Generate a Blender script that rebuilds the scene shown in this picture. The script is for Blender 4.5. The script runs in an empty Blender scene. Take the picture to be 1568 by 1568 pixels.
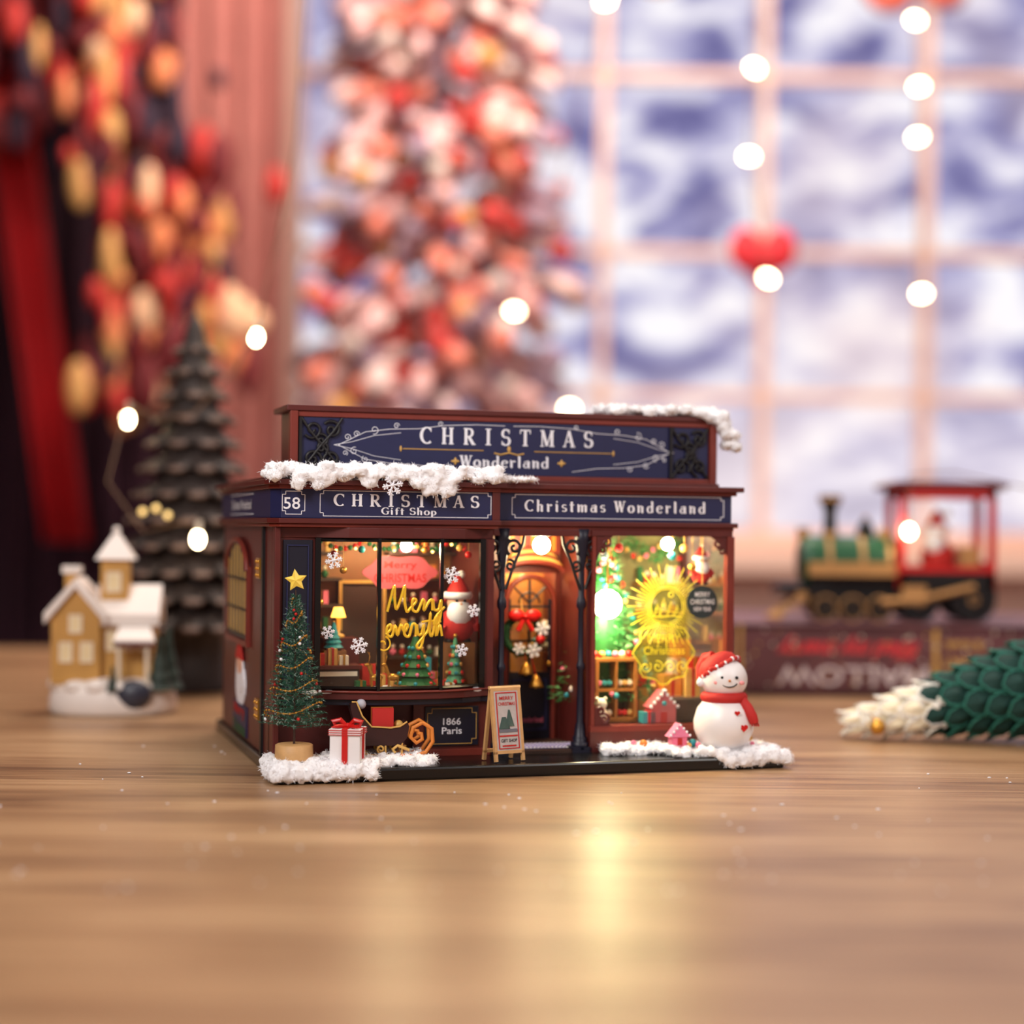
import bpy, math, random
from mathutils import Matrix, Vector, Euler
random.seed(7)
R=random.uniform
pi=math.pi
sc=bpy.context.scene
try:
    sc.view_settings.view_transform='Standard'
    sc.view_settings.look='None'
except Exception as e: print(e)
sc.unit_settings.scale_length=0.1   # 1 unit = 10 cm

# ------------------------------------------------------------- materials
def lin(c):
    o=[]
    for x in c[:3]:
        x=x/255.0
        o.append(x/12.92 if x<=0.04045 else ((x+0.055)/1.055)**2.4)
    return (o[0],o[1],o[2],1)
def nd(nt,t,**k):
    n=nt.nodes.new(t)
    for a,b in k.items(): setattr(n,a,b)
    return n
MC={}
def mat(name,c,rough=.5,metal=0,var=.15,scale=20,bump=0,emit=0,ec=None,sss=0,spec=.5,alpha=1):
    if name in MC: return MC[name]
    m=bpy.data.materials.new(name); m.use_nodes=True; nt=m.node_tree
    p=nt.nodes['Principled BSDF']
    tc=nd(nt,'ShaderNodeTexCoord')
    no=nd(nt,'ShaderNodeTexNoise'); no.inputs['Scale'].default_value=scale; no.inputs['Detail'].default_value=4
    nt.links.new(tc.outputs['Object'],no.inputs['Vector'])
    mx=nd(nt,'ShaderNodeMix',data_type='RGBA')
    L=lin(c)
    mx.inputs['A'].default_value=tuple(max(0,x*(1-var)) for x in L[:3])+(1,)
    mx.inputs['B'].default_value=tuple(min(1,x*(1+var)) for x in L[:3])+(1,)
    nt.links.new(no.outputs['Fac'],mx.inputs['Factor'])
    nt.links.new(mx.outputs['Result'],p.inputs['Base Color'])
    p.inputs['Roughness'].default_value=rough
    p.inputs['Metallic'].default_value=metal
    p.inputs['Specular IOR Level'].default_value=spec
    if alpha<1: p.inputs['Alpha'].default_value=alpha
    if sss:
        p.inputs['Subsurface Weight'].default_value=sss
        p.inputs['Subsurface Radius'].default_value=(.03,.03,.03)
    if emit:
        p.inputs['Emission Color'].default_value=lin(ec or c)
        p.inputs['Emission Strength'].default_value=emit
    if bump:
        b=nd(nt,'ShaderNodeBump'); b.inputs['Strength'].default_value=bump; b.inputs['Distance'].default_value=.02
        nt.links.new(no.outputs['Fac'],b.inputs['Height']); nt.links.new(b.outputs['Normal'],p.inputs['Normal'])
    MC[name]=m; return m
def ramp(nt,stops):
    r=nd(nt,'ShaderNodeValToRGB'); cr=r.color_ramp
    cr.elements[0].position=stops[0][0]; cr.elements[0].color=lin(stops[0][1])
    cr.elements[1].position=stops[-1][0]; cr.elements[1].color=lin(stops[-1][1])
    for p,c in stops[1:-1]:
        e=cr.elements.new(p); e.color=lin(c)
    return r
def wood(name,stops,stretch,scale,rough=.35,bump=.05,coords='Object'):
    m=bpy.data.materials.new(name); m.use_nodes=True; nt=m.node_tree; p=nt.nodes['Principled BSDF']
    tc=nd(nt,'ShaderNodeTexCoord'); mp=nd(nt,'ShaderNodeMapping'); mp.inputs['Scale'].default_value=stretch
    nt.links.new(tc.outputs[coords],mp.inputs['Vector'])
    n1=nd(nt,'ShaderNodeTexNoise'); n1.inputs['Scale'].default_value=scale; n1.inputs['Detail'].default_value=7; n1.inputs['Roughness'].default_value=.6; n1.inputs['Distortion'].default_value=.4
    nt.links.new(mp.outputs['Vector'],n1.inputs['Vector'])
    mp2=nd(nt,'ShaderNodeMapping'); mp2.inputs['Scale'].default_value=(stretch[0]*4,stretch[1]*12,1)
    nt.links.new(tc.outputs[coords],mp2.inputs['Vector'])
    n2=nd(nt,'ShaderNodeTexNoise'); n2.inputs['Scale'].default_value=scale; n2.inputs['Detail'].default_value=4
    nt.links.new(mp2.outputs['Vector'],n2.inputs['Vector'])
    ad=nd(nt,'ShaderNodeMath',operation='MULTIPLY_ADD'); ad.inputs[1].default_value=.8
    nt.links.new(n2.outputs['Fac'],ad.inputs[0]); nt.links.new(n1.outputs['Fac'],ad.inputs[2])
    sb=nd(nt,'ShaderNodeMath',operation='SUBTRACT'); sb.inputs[1].default_value=.4
    nt.links.new(ad.outputs[0],sb.inputs[0])
    r=ramp(nt,stops); nt.links.new(sb.outputs[0],r.inputs['Fac']); nt.links.new(r.outputs['Color'],p.inputs['Base Color'])
    p.inputs['Roughness'].default_value=rough
    b=nd(nt,'ShaderNodeBump'); b.inputs['Strength'].default_value=bump; b.inputs['Distance'].default_value=.01
    nt.links.new(sb.outputs[0],b.inputs['Height']); nt.links.new(b.outputs['Normal'],p.inputs['Normal'])
    return m
def glassmat(name,tint=(250,252,250),f=.04):
    m=bpy.data.materials.new(name); m.use_nodes=True; nt=m.node_tree
    nt.nodes.remove(nt.nodes['Principled BSDF']); out=nt.nodes['Material Output']
    t=nd(nt,'ShaderNodeBsdfTransparent'); t.inputs['Color'].default_value=lin(tint)
    g=nd(nt,'ShaderNodeBsdfGlossy'); g.inputs['Roughness'].default_value=.03
    lw=nd(nt,'ShaderNodeLayerWeight'); lw.inputs['Blend'].default_value=.15
    ml=nd(nt,'ShaderNodeMath',operation='MULTIPLY_ADD'); ml.inputs[1].default_value=.5; ml.inputs[2].default_value=f
    nt.links.new(lw.outputs['Fresnel'],ml.inputs[0])
    mx=nd(nt,'ShaderNodeMixShader'); nt.links.new(ml.outputs[0],mx.inputs[0])
    nt.links.new(t.outputs[0],mx.inputs[1]); nt.links.new(g.outputs[0],mx.inputs[2]); nt.links.new(mx.outputs[0],out.inputs['Surface'])
    return m

# ------------------------------------------------------------- mesh builder
class B:
    def __init__(s): s.v=[];s.f=[];s.m=[];s.s=[];s.mats=[];s.T=Matrix.Identity(4)
    def add(s,vs,fs,mt,smooth=False):
        if mt not in s.mats: s.mats.append(mt)
        i=s.mats.index(mt); o=len(s.v)
        s.v+= [tuple(s.T@Vector(v)) for v in vs]
        for f in fs:
            s.f.append([a+o for a in f]); s.m.append(i); s.s.append(smooth)
    def box(s,x0,x1,y0,y1,z0,z1,mt):
        vs=[(x0,y0,z0),(x1,y0,z0),(x1,y1,z0),(x0,y1,z0),(x0,y0,z1),(x1,y0,z1),(x1,y1,z1),(x0,y1,z1)]
        s.add(vs,[(0,3,2,1),(4,5,6,7),(0,1,5,4),(1,2,6,5),(2,3,7,6),(3,0,4,7)],mt)
    def sph(s,c,r,mt,seg=12,rings=8,smooth=True):
        if not isinstance(r,(tuple,list)): r=(r,r,r)
        vs=[(c[0],c[1],c[2]+r[2])]
        for i in range(1,rings):
            a=pi*i/rings
            for j in range(seg):
                b=2*pi*j/seg
                vs.append((c[0]+r[0]*math.sin(a)*math.cos(b),c[1]+r[1]*math.sin(a)*math.sin(b),c[2]+r[2]*math.cos(a)))
        vs.append((c[0],c[1],c[2]-r[2])); n=len(vs)-1; fs=[]
        for j in range(seg):
            fs.append((0,1+j,1+(j+1)%seg)); k=1+(rings-2)*seg
            fs.append((n,k+(j+1)%seg,k+j))
        for i in range(rings-2):
            for j in range(seg):
                a=1+i*seg+j; b=1+i*seg+(j+1)%seg
                fs.append((a,a+seg,b+seg,b))
        s.add(vs,fs,mt,smooth)
    def cyl(s,p0,p1,r0,r1,mt,seg=16,smooth=True):
        s.tube([p0,p1],[r0,r1],mt,seg,smooth)
    def tube(s,pts,r,mt,seg=6,smooth=True,closed=False):
        pts=[Vector(p) for p in pts]; n=len(pts)
        if not isinstance(r,(list,tuple)): r=[r]*n
        vs=[];fs=[]; up=None
        for i,p in enumerate(pts):
            if closed: t=pts[(i+1)%n]-pts[i-1]
            elif i==0: t=pts[1]-pts[0]
            elif i==n-1: t=pts[-1]-pts[-2]
            else: t=pts[i+1]-pts[i-1]
            if t.length<1e-9: t=Vector((0,0,1))
            t.normalize()
            if up is None:
                up=Vector((0,0,1)) if abs(t.z)<.9 else Vector((0,1,0))
            a=(up-t*up.dot(t))
            if a.length<1e-6: a=t.orthogonal()
            a.normalize(); up=a; b=t.cross(a)
            for j in range(seg):
                q=2*pi*j/seg
                vs.append(tuple(p+a*(r[i]*math.cos(q))+b*(r[i]*math.sin(q))))
        m=n if closed else n-1
        for i in range(m):
            for j in range(seg):
                k=((i+1)%n)*seg
                fs.append((i*seg+j,i*seg+(j+1)%seg,k+(j+1)%seg,k+j))
        if not closed:
            s.add(vs,fs,mt,smooth); 
            s.add(vs[:seg],[tuple(range(seg))[::-1]],mt); s.add(vs[-seg:],[tuple(range(seg))],mt)
        else: s.add(vs,fs,mt,smooth)
    def lathe(s,prof,c,mt,seg=24,smooth=True,sx=1,sy=1):
        vs=[];fs=[]
        for r,z in prof:
            for j in range(seg):
                b=2*pi*j/seg; vs.append((c[0]+sx*r*math.cos(b),c[1]+sy*r*math.sin(b),c[2]+z))
        for i in range(len(prof)-1):
            for j in range(seg):
                fs.append((i*seg+j,i*seg+(j+1)%seg,(i+1)*seg+(j+1)%seg,(i+1)*seg+j))
        fs.append(tuple(range(seg))[::-1]); fs.append(tuple((len(prof)-1)*seg+j for j in range(seg)))
        s.add(vs,fs,mt,smooth)
    def prism(s,pts,d,mt):
        n=len(pts); d=Vector(d)
        vs=[tuple(p) for p in pts]+[tuple(Vector(p)+d) for p in pts]
        fs=[tuple(range(n)),tuple(range(2*n-1,n-1,-1))]+[(i,i+n,(i+1)%n+n,(i+1)%n) for i in range(n)]
        s.add(vs,fs,mt)
    def plate(s,pts2,v0,v1,mt):
        s.prism([(x,v0,z) for x,z in pts2],(0,v1-v0,0),mt)
    def slab(s,pts2,z0,z1,mt):
        s.prism([(x,y,z0) for x,y in pts2],(0,0,z1-z0),mt)
    def done(s,name,parent=None,M=None,bevel=0,mods=None):
        me=bpy.data.meshes.new(name); me.from_pydata(s.v,[],s.f)
        for m in s.mats: me.materials.append(m)
        me.polygons.foreach_set('material_index',s.m); me.polygons.foreach_set('use_smooth',s.s)
        me.update()
        o=bpy.data.objects.new(name,me); sc.collection.objects.link(o)
        if parent: o.parent=parent
        if M is not None: o.matrix_local=M
        if bevel:
            b=o.modifiers.new('bevel','BEVEL'); b.width=bevel; b.segments=2; b.limit_method='ANGLE'
        return o
def empty(name,M=None):
    o=bpy.data.objects.new(name,None); sc.collection.objects.link(o); o.empty_display_size=.2
    if M is not None: o.matrix_world=M
    return o
def textmesh(s,w,h,thick=.004,off=0.0,shear=0):
    cu=bpy.data.curves.new('t','FONT'); cu.body=s; cu.size=1; cu.extrude=0; cu.offset=off; cu.shear=shear; cu.resolution_u=3
    o=bpy.data.objects.new('t',cu); sc.collection.objects.link(o)
    bpy.context.view_layer.update()
    dg=bpy.context.evaluated_depsgraph_get()
    me=bpy.data.meshes.new_from_object(o.evaluated_get(dg))
    vs=[v.co.copy() for v in me.vertices]; fs=[tuple(p.vertices) for p in me.polygons]
    bpy.data.objects.remove(o); 
    xs=[v.x for v in vs]; ys=[v.y for v in vs]
    x0,x1,y0,y1=min(xs),max(xs),min(ys),max(ys)
    out=[((v.x-(x0+x1)/2)/(x1-x0)*w,0,(v.y-(y0+y1)/2)/(y1-y0)*h) for v in vs]
    return out,fs
def text(b,s,cx,y,cz,w,h,mt,off=0.0,shear=0,flip=False):
    vs,fs=textmesh(s,w,h,off=off,shear=shear)
    k=-1 if flip else 1
    b.add([(cx+k*v[0],y,cz+k*v[2]) for v in vs],fs,mt)
# serif letters drawn from strokes
def glyph(ch):
    P=[]
    def ln(x0,y0,x1,y1,w):
        d=Vector((x1-x0,y1-y0)); n=Vector((-d.y,d.x)).normalized()*w/2
        P.append([(x0-n.x,y0-n.y),(x1-n.x,y1-n.y),(x1+n.x,y1+n.y),(x0+n.x,y0+n.y)])
    def hs(x,y,w=.3): P.append([(x-w/2,y-.035),(x+w/2,y-.035),(x+w/2,y+.035),(x-w/2,y+.035)])
    def dia(x,y,r=.1): P.append([(x,y-r),(x+r,y),(x,y+r),(x-r,y)])
    def arc(cx,cy,rx,ry,a0,a1,w,n=12):
        for i in range(n):
            a=math.radians(a0+(a1-a0)*i/n); b=math.radians(a0+(a1-a0)*(i+1)/n)
            t=lambda q: .07+(w-.07)*abs(math.cos(q))
            wa,wb=t(a)/2,t(b)/2
            P.append([(cx+(rx-wa)*math.cos(a),cy+(ry-wa)*math.sin(a)),(cx+(rx+wa)*math.cos(a),cy+(ry+wa)*math.sin(a)),(cx+(rx+wb)*math.cos(b),cy+(ry+wb)*math.sin(b)),(cx+(rx-wb)*math.cos(b),cy+(ry-wb)*math.sin(b))])
    W=.7; S=.19
    if ch=='C': arc(.4,.5,.36,.47,50,310,.2,18); ln(.64,.72,.64,.95,.06); W=.7
    elif ch=='G': arc(.4,.5,.36,.47,50,310,.2,18); ln(.64,.72,.64,.95,.06); ln(.62,.08,.62,.45,.16); hs(.6,.45,.34); W=.76
    elif ch=='H':
        for x in(.16,.62): ln(x,0,x,1,S); hs(x,.03);hs(x,.97)
        ln(.16,.5,.62,.5,.06); W=.78
    elif ch=='R':
        ln(.16,0,.16,1,S);hs(.16,.03);hs(.16,.97); ln(.16,.96,.36,.96,.08); ln(.16,.5,.36,.5,.08)
        arc(.36,.73,.21,.23,-90,90,.18); ln(.34,.5,.64,.02,S); hs(.68,.03,.2); W=.78
    elif ch=='I': ln(.2,0,.2,1,S);hs(.2,.03,.36);hs(.2,.97,.36); W=.4
    elif ch=='S':
        arc(.32,.73,.22,.24,35,270,.17); arc(.32,.27,.24,.24,90,-150,.18); ln(.53,.72,.53,.96,.06); ln(.08,.04,.08,.28,.06); W=.62
    elif ch=='T': ln(.35,0,.35,1,S);hs(.35,.03,.34); ln(.02,.96,.68,.96,.08); ln(.03,.97,.03,.74,.06); ln(.67,.97,.67,.74,.06); W=.7
    elif ch=='M':
        ln(.14,0,.14,1,.08); ln(.16,1,.46,.05,S); ln(.46,.05,.76,1,.08); ln(.78,0,.78,1,S)
        hs(.14,.03,.24);hs(.78,.03,.34);hs(.12,.97,.2);hs(.8,.97,.28); W=.92
    elif ch=='A':
        ln(.08,0,.36,1,.08); ln(.36,1,.64,0,S); ln(.2,.34,.54,.34,.07); hs(.08,.03,.22);hs(.64,.03,.32); W=.74
    elif ch=='W':
        ln(.12,1,.3,.02,S); ln(.3,.02,.48,.95,.08); ln(.46,1,.66,.02,S); ln(.66,.02,.86,1,.08); hs(.12,.97,.3);hs(.48,.97,.2);hs(.86,.97,.24); W=.95
    elif ch=='h': ln(.14,0,.14,1,S); dia(.1,.97); ln(.14,.48,.42,.62,.08); ln(.45,0,.45,.56,S); dia(.14,.03);dia(.47,.03); W=.62
    elif ch=='n': ln(.14,0,.14,.6,S); dia(.1,.6); ln(.14,.48,.42,.62,.08); ln(.45,0,.45,.56,S); dia(.14,.03);dia(.47,.03); W=.62
    elif ch=='m':
        for x in(.14,.44,.74): ln(x,0,x,.58,S); dia(x,.03)
        ln(.14,.48,.42,.62,.08); ln(.44,.48,.72,.62,.08); dia(.1,.6); W=.9
    elif ch=='r': ln(.14,0,.14,.6,S); dia(.1,.6); dia(.16,.03); ln(.14,.48,.34,.6,.08); dia(.38,.55,.11); W=.5
    elif ch=='i': ln(.14,0,.14,.6,S); dia(.1,.6); dia(.16,.03); dia(.14,.86,.1); W=.3
    elif ch=='l': ln(.14,0,.14,1,S); dia(.1,.97); dia(.16,.03); W=.3
    elif ch=='s': arc(.24,.46,.15,.14,30,270,.14); arc(.24,.17,.16,.15,90,-150,.15); W=.46
    elif ch=='t': ln(.18,0,.18,.88,S); hs(.2,.6,.4); dia(.22,.03); W=.4
    elif ch=='a': arc(.25,.2,.17,.2,0,360,.15); ln(.46,0,.46,.58,S); ln(.1,.52,.46,.62,.08); dia(.5,.03); W=.6
    elif ch=='o': arc(.28,.3,.22,.3,0,360,.2,16); W=.56
    elif ch=='d': arc(.27,.28,.2,.28,0,360,.18,16); ln(.47,0,.47,1,S); dia(.43,.97); W=.62
    elif ch=='e': arc(.28,.3,.22,.3,20,320,.18,14); ln(.1,.33,.48,.38,.07); W=.54
    elif ch=='f': ln(.2,0,.2,.85,S); arc(.36,.82,.15,.15,30,180,.1,6); hs(.22,.6,.38); dia(.2,.03); W=.44
    elif ch=='p': ln(.14,-.3,.14,.6,S); arc(.3,.28,.2,.28,0,360,.18,16); hs(.14,-.3,.3); W=.58
    elif ch==' ': W=.3
    return P,W
def serif(b,s,x0,x1,y,z0,h,mt,gap=.55):
    tot=sum(glyph(c)[1] for c in s)+gap*(len(s)-1); k=(x1-x0)/tot; x=x0; j=0
    for c in s:
        P,W=glyph(c)
        for q in P:
            b.add([(x+k*p[0],y-.0002*(j%7),z0+h*p[1]) for p in q],[(0,1,2,3)],mt); j+=1
        x+=k*(W+gap)
def spiral(cx,cz,r0,r1,a0,turns,y,n=28):
    return [(cx+(r0+(r1-r0)*i/n)*math.cos(a0+2*pi*turns*i/n),y,cz+(r0+(r1-r0)*i/n)*math.sin(a0+2*pi*turns*i/n)) for i in range(n+1)]

# ------------------------------------------------------------- palette
brown=mat('dark_red_wood',(88,30,26),.42,var=.25,scale=14,bump=.05)
brownL=mat('red_wood_light',(120,44,33),.45,var=.2,scale=14)
navy=mat('navy_panel',(28,32,74),.5,var=.12)
navyD=mat('navy_dark',(16,18,38),.45)
black=mat('black_iron',(18,15,18),.45)
blk=mat('gloss_black',(8,8,9),.25)
white=mat('white_print',(242,242,248),.6,var=.03)
cream=mat('cream',(240,228,205),.6,var=.05)
gold=mat('gold_paint',(214,160,70),.3,metal=.8,var=.1)
goldP=mat('gold_matte',(215,170,90),.45,var=.1)
snowM=mat('cotton_snow',(250,250,252),.9,var=.02,scale=60,sss=.3)
red=mat('red_gloss',(200,22,20),.35,var=.1)
redM=mat('red_matte',(190,35,30),.7,var=.1)
pink=mat('pink_candy',(240,120,150),.4)
teal=mat('teal',(40,150,160),.4)
green=mat('mini_green',(20,95,45),.6,var=.3)
skin=mat('figurine_skin',(235,180,150),.6)
orange=mat('orange_paint',(220,130,50),.5)
glass=glassmat('pane_glass')
bulbW=mat('lamp_bulb',(255,235,190),.5,emit=110,ec=(255,232,175))
tan=mat('light_wood',(205,160,105),.55,var=.2,scale=30)
lav=mat('lace_purple',(120,110,190),.7)
scriptG=mat('gold_script',(228,182,48),.3,metal=.4,emit=.22,ec=(240,190,50))

# ------------------------------------------------------------- shop frame
A=math.radians(17.0)
H=Matrix.Translation((-0.935,7.0,0))@Matrix.Rotation(A,4,'Z')
shop=empty('miniature_christmas_shop',H)
def C(b,name,bevel=0): return b.done(name,parent=shop,bevel=bevel)

b=B(); b.box(0,2.25,0,1.95,0,.055,blk); C(b,'base_platform',.01)
b=B()
b.box(.02,.05,.34,1.85,.055,1.22,brown)
b.box(.02,2.13,1.82,1.85,.055,1.22,brown)
b.box(2.09,2.13,.85,1.85,.055,1.22,brown)
C(b,'body_walls',.004)
b=B()
b.slab([(0,.5),(0,.30),(.035,.235),(.985,.235),(.985,.30),(2.13,.30),(2.13,1.85),(0,1.85)],1.045,1.06,brownL)
b.slab([(-.01,.5),(-.01,.29),(.03,.222),(.998,.222),(.998,.285),(2.145,.285),(2.145,1.87),(-.01,1.87)],1.06,1.082,brown)
b.slab([(.005,.5),(.005,.305),(.04,.24),(.98,.24),(.98,.305),(2.12,.305),(2.12,1.84),(.005,1.84)],1.082,1.21,navy)
b.slab([(-.005,.5),(-.005,.29),(.03,.225),(.995,.225),(.995,.29),(2.14,.29),(2.14,1.86),(-.005,1.86)],1.205,1.222,brownL)
b.slab([(-.025,.5),(-.025,.275),(.02,.20),(1.015,.20),(1.015,.265),(2.165,.265),(2.165,1.88),(-.025,1.88)],1.222,1.245,brown)
b.slab([(.02,1.0),(.02,.5),(.1,.4),(1.0,.4),(2.1,.4),(2.1,1.8),(.02,1.8)],1.245,1.262,brown)
b.box(.96,.995,.232,.332,1.08,1.21,brown)
C(b,'fascia_and_cornice',.003)
b=B()
b.box(.13,2.10,.50,.80,1.262,1.55,brown)
b.box(.10,2.13,.475,.83,1.55,1.575,brown)
b.box(.13,2.10,.485,.50,1.262,1.285,brownL)
b.box(.115,.15,.475,.52,1.262,1.55,brownL); b.box(2.085,2.12,.475,.52,1.262,1.55,brownL)
b.box(.15,2.085,.485,.50,1.525,1.55,brownL)
C(b,'attic_box',.004)
b=B(); b.box(.155,2.08,.492,.4985,1.287,1.523,navy); C(b,'attic_sign_panel')
b=B()
serif(b,'CHRISTMAS',.70,1.51,.4905,1.42,.074,white,.62)
serif(b,'Wonderland',.88,1.30,.4905,1.322,.05,white,.12)
def orn(b,pts,w,y,mt):
    b.tube([(p[0],y,p[1]) for p in pts],w,mt,4)
for sx in(-1,1):
    cx=1.11
    X=lambda d: cx+sx*d
    orn(b,[(X(.49),1.395),(X(.40),1.395),(X(.12),1.395)],.0024,.4905,goldP)
    b.sph((X(.50),.4905,1.395),(.006,.003,.014),goldP,6,4)
    pts=[(X(.02),1.508),(X(.15),1.51),(X(.30),1.503),(X(.42),1.485),(X(.55),1.48),(X(.66),1.465),(X(.72),1.435),(X(.78),1.405)]
    orn(b,pts,.0016,.4905,white)
    orn(b,[(p[0],2*1.405-p[1]) for p in pts[2:]],.0016,.4905,white)
    orn(b,[(X(.80),1.405),(X(.72),1.42),(X(.62),1.45),(X(.50),1.465)],.0014,.4905,white)
    orn(b,[(X(.80),1.405),(X(.72),1.39),(X(.62),1.36),(X(.50),1.345)],.0014,.4905,white)
    for (ox,oz,rr,a) in((.62,1.475,.02,0),(.52,1.495,.014,2),(.71,1.38,.018,3),(.74,1.44,.016,1),(.32,1.508,.012,2),(.66,1.345,.016,4),(.58,1.325,.014,5),(.70,1.455,.014,2),(.75,1.37,.012,1)):
        b.tube([(q[0],.4905,q[2]) for q in spiral(X(ox),oz,.003,rr,a,1.3*sx,.49)],.0016,white,4)
    b.sph((X(.25),.4905,1.345),(.022,.003,.007),goldP,8,4); b.sph((X(.25),.4905,1.345),(.007,.003,.018),goldP,8,4)
b.sph((1.11,.4905,1.404),(.009,.003,.014),goldP,8,4)
orn(b,[(1.04,1.385),(1.07,1.378),(1.11,1.388),(1.15,1.378),(1.18,1.385)],.004,.4905,goldP)
C(b,'attic_lettering')
b=B()
for sx,cx in((1,.255),(-1,1.985)):
    for k,(dz,s2) in enumerate(((.065,1),(-.065,-1))):
        for dx in(-.04,.045):
            b.tube(spiral(cx+dx,1.405+dz,.006,.042,k*2,1.4*(1 if dx>0 else -1),.484),.0075,black,6)
        b.tube(spiral(cx,1.405+dz*.25,.004,.03,k,1.3*s2,.482),.0065,black,6)
    b.tube([(cx-.09,.484,1.29),(cx-.05,.482,1.34),(cx,.482,1.405),(cx+.05,.482,1.46),(cx+.09,.484,1.52)],.007,black,6)
    b.tube([(cx+.09,.484,1.29),(cx+.05,.482,1.34),(cx,.482,1.405),(cx-.05,.482,1.46),(cx-.09,.484,1.52)],.007,black,6)
    b.box(cx-.1,cx-.088,.478,.49,1.287,1.523,black)
C(b,'attic_scroll_brackets')
b=B()
def frame(b,x0,x1,z0,z1,y,mt,w=.0018,notch=.014):
    pts=[(x0+notch,z0),(x1-notch,z0),(x1-notch,z0+notch),(x1,z0+notch),(x1,z1-notch),(x1-notch,z1-notch),(x1-notch,z1),(x0+notch,z1),(x0+notch,z1-notch),(x0,z1-notch),(x0,z0+notch),(x0+notch,z0+notch)]
    for i in range(12):
        p,q=pts[i],pts[(i+1)%12]; b.tube([(p[0],y,p[1]),(q[0],y,q[1])],w,mt,4,False)
serif(b,'CHRISTMAS',.265,.90,.2375,1.135,.052,white,.5)
serif(b,'Gift Shop',.47,.71,.2375,1.102,.03,white,.12)
frame(b,.205,.955,1.092,1.200,.239,white)
text(b,'58',.085,.2385,1.145,.07,.05,white,off=.01)
frame(b,.045,.14,1.098,1.195,.239,white)
serif(b,'Christmas Wonderland',1.13,1.99,.3025,1.125,.05,white,.22)
frame(b,1.07,2.08,1.095,1.198,.304,white)
vs,fs=textmesh('Christmas Wonderland',.62,.045)
b.add([(.0035,1.15-v[0],1.145+v[2]) for v in vs],fs,white)
for z in(1.1,1.19): b.tube([(.004,.78,z),(.004,1.5,z)],.002,white,4)
C(b,'fascia_lettering')

# ------------- bay window
b=B()
bayO=[(.03,.36),(.03,.30),(.20,.29),(.33,.235),(.455,.205),(.60,.195),(.728,.205),(.84,.235),(.935,.285),(.985,.30),(.985,.40),(.03,.40)]
b.slab(bayO,.315,.345,brown)
b.slab([(x,(y-.012 if y<.36 else y)) for x,y in bayO],.345,.353,brownL)
b.slab([(x,(y+.02 if y<.3 else y)) for x,y in bayO],.29,.315,navyD)
b.slab(bayO,1.0,1.045,brown)
b.box(.02,.045,.27,.34,.055,1.045,brown); b.box(.045,.20,.30,.34,.345,1.0,brown)
C(b,'bay_sills',.003)
b=B(); 
def fr(b,x0,x1,z0,z1,y0,y1,w,mt):
    b.box(x0,x1,y0,y1,z0,z0+w,mt); b.box(x0,x1,y0,y1,z1-w,z1,mt); b.box(x0,x0+w,y0,y1,z0+w,z1-w,mt); b.box(x1-w,x1,y0,y1,z0+w,z1-w,mt)
b.box(.06,.185,.292,.30,.36,.99,navyD); fr(b,.075,.17,.40,.97,.286,.293,.006,navy)
C(b,'pilaster_panel',.002)
b=B()
for (x,y,w) in((.207,.29,.012),(.455,.208,.007),(.728,.208,.007),(.932,.285,.012)):
    b.box(x-w,x+w,y-.012,y+.014,.353,1.0,blk)
segs=[(.207,.292),(.455,.21),(.728,.21),(.932,.287)]
for i in range(3):
    p,q=segs[i],segs[i+1]
    for z in(.362,.993): b.tube([(p[0],p[1],z),(q[0],q[1],z)],.009,blk,4,False)
b.box(.945,.985,.285,.33,.345,1.0,brown)
C(b,'bay_mullions')
b=B()
for i in range(3):
    p,q=segs[i],segs[i+1]; b.add([(p[0],p[1],.353),(q[0],q[1],.353),(q[0],q[1],1.0),(p[0],p[1],1.0)],[(0,1,2,3)],glass)
C(b,'bay_glass')
b=B()
b.box(.02,.985,.36,.40,.055,.30,brown)
b.box(.64,.975,.325,.36,.055,.29,brown); b.box(.63,.985,.31,.36,.055,.085,brownL)
b.box(.69,.93,.315,.327,.10,.27,navyD)
frame(b,.70,.92,.108,.262,.313,goldP,.002,.02)
text(b,'1866',.81,.3135,.205,.08,.03,white,off=.01); text(b,'Paris',.81,.3135,.165,.09,.03,white,off=.01)
C(b,'bay_lower_wall',.002)
# ---------------- interiors
wallI=mat('interior_wood',(140,92,52),.6,var=.3,scale=12)
wallY=mat('interior_olive',(140,134,88),.6,var=.5,scale=7)
dark=mat('interior_dark',(60,38,28),.6)
b=B()
b.box(.05,.97,.95,.97,.055,1.045,wallI)
b.box(.965,.99,.33,.97,.055,1.045,brown)
b.box(1.43,1.455,.32,.97,.055,1.045,brown)
b.box(1.455,2.09,.85,.87,.055,1.045,wallY)
b.box(.05,.97,.36,.95,.30,.34,wallI)
b.box(1.455,2.10,.31,.85,.055,.165,brown)
b.box(.99,1.43,.30,.97,.055,.068,dark)
C(b,'interior_partitions')
b=B()
for z in(.44,.56,.68,.80,.92):
    for (x0,x1) in((.08,.42),(.64,.96)):
        b.box(x0,x1,.82,.95,z,z+.012,dark)
        x=x0+.03
        while x<x1-.03:
            w=R(.018,.028); h=R(.05,.09); m=random.choice([redM,goldP,green,cream,pink,orange,teal])
            if random.random()<.5: b.box(x-w/2,x+w/2,.84,.88,z+.012,z+.012+h*.7,m)
            else:
                b.sph((x,.86,z+.012+w*.7),w*.7,m,8,6); b.sph((x,.86,z+.012+w*1.8),w*.45,cream,8,6)
            x+=R(.038,.055)
b.box(.42,.64,.90,.95,.345,.80,dark)
fr(b,.42,.64,.345,.80,.885,.9,.014,goldP)
b.box(.22,.42,.42,.54,.345,.43,dark); b.box(.21,.43,.41,.55,.43,.445,brown); b.box(.23,.41,.415,.42,.40,.42,cream)
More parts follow.
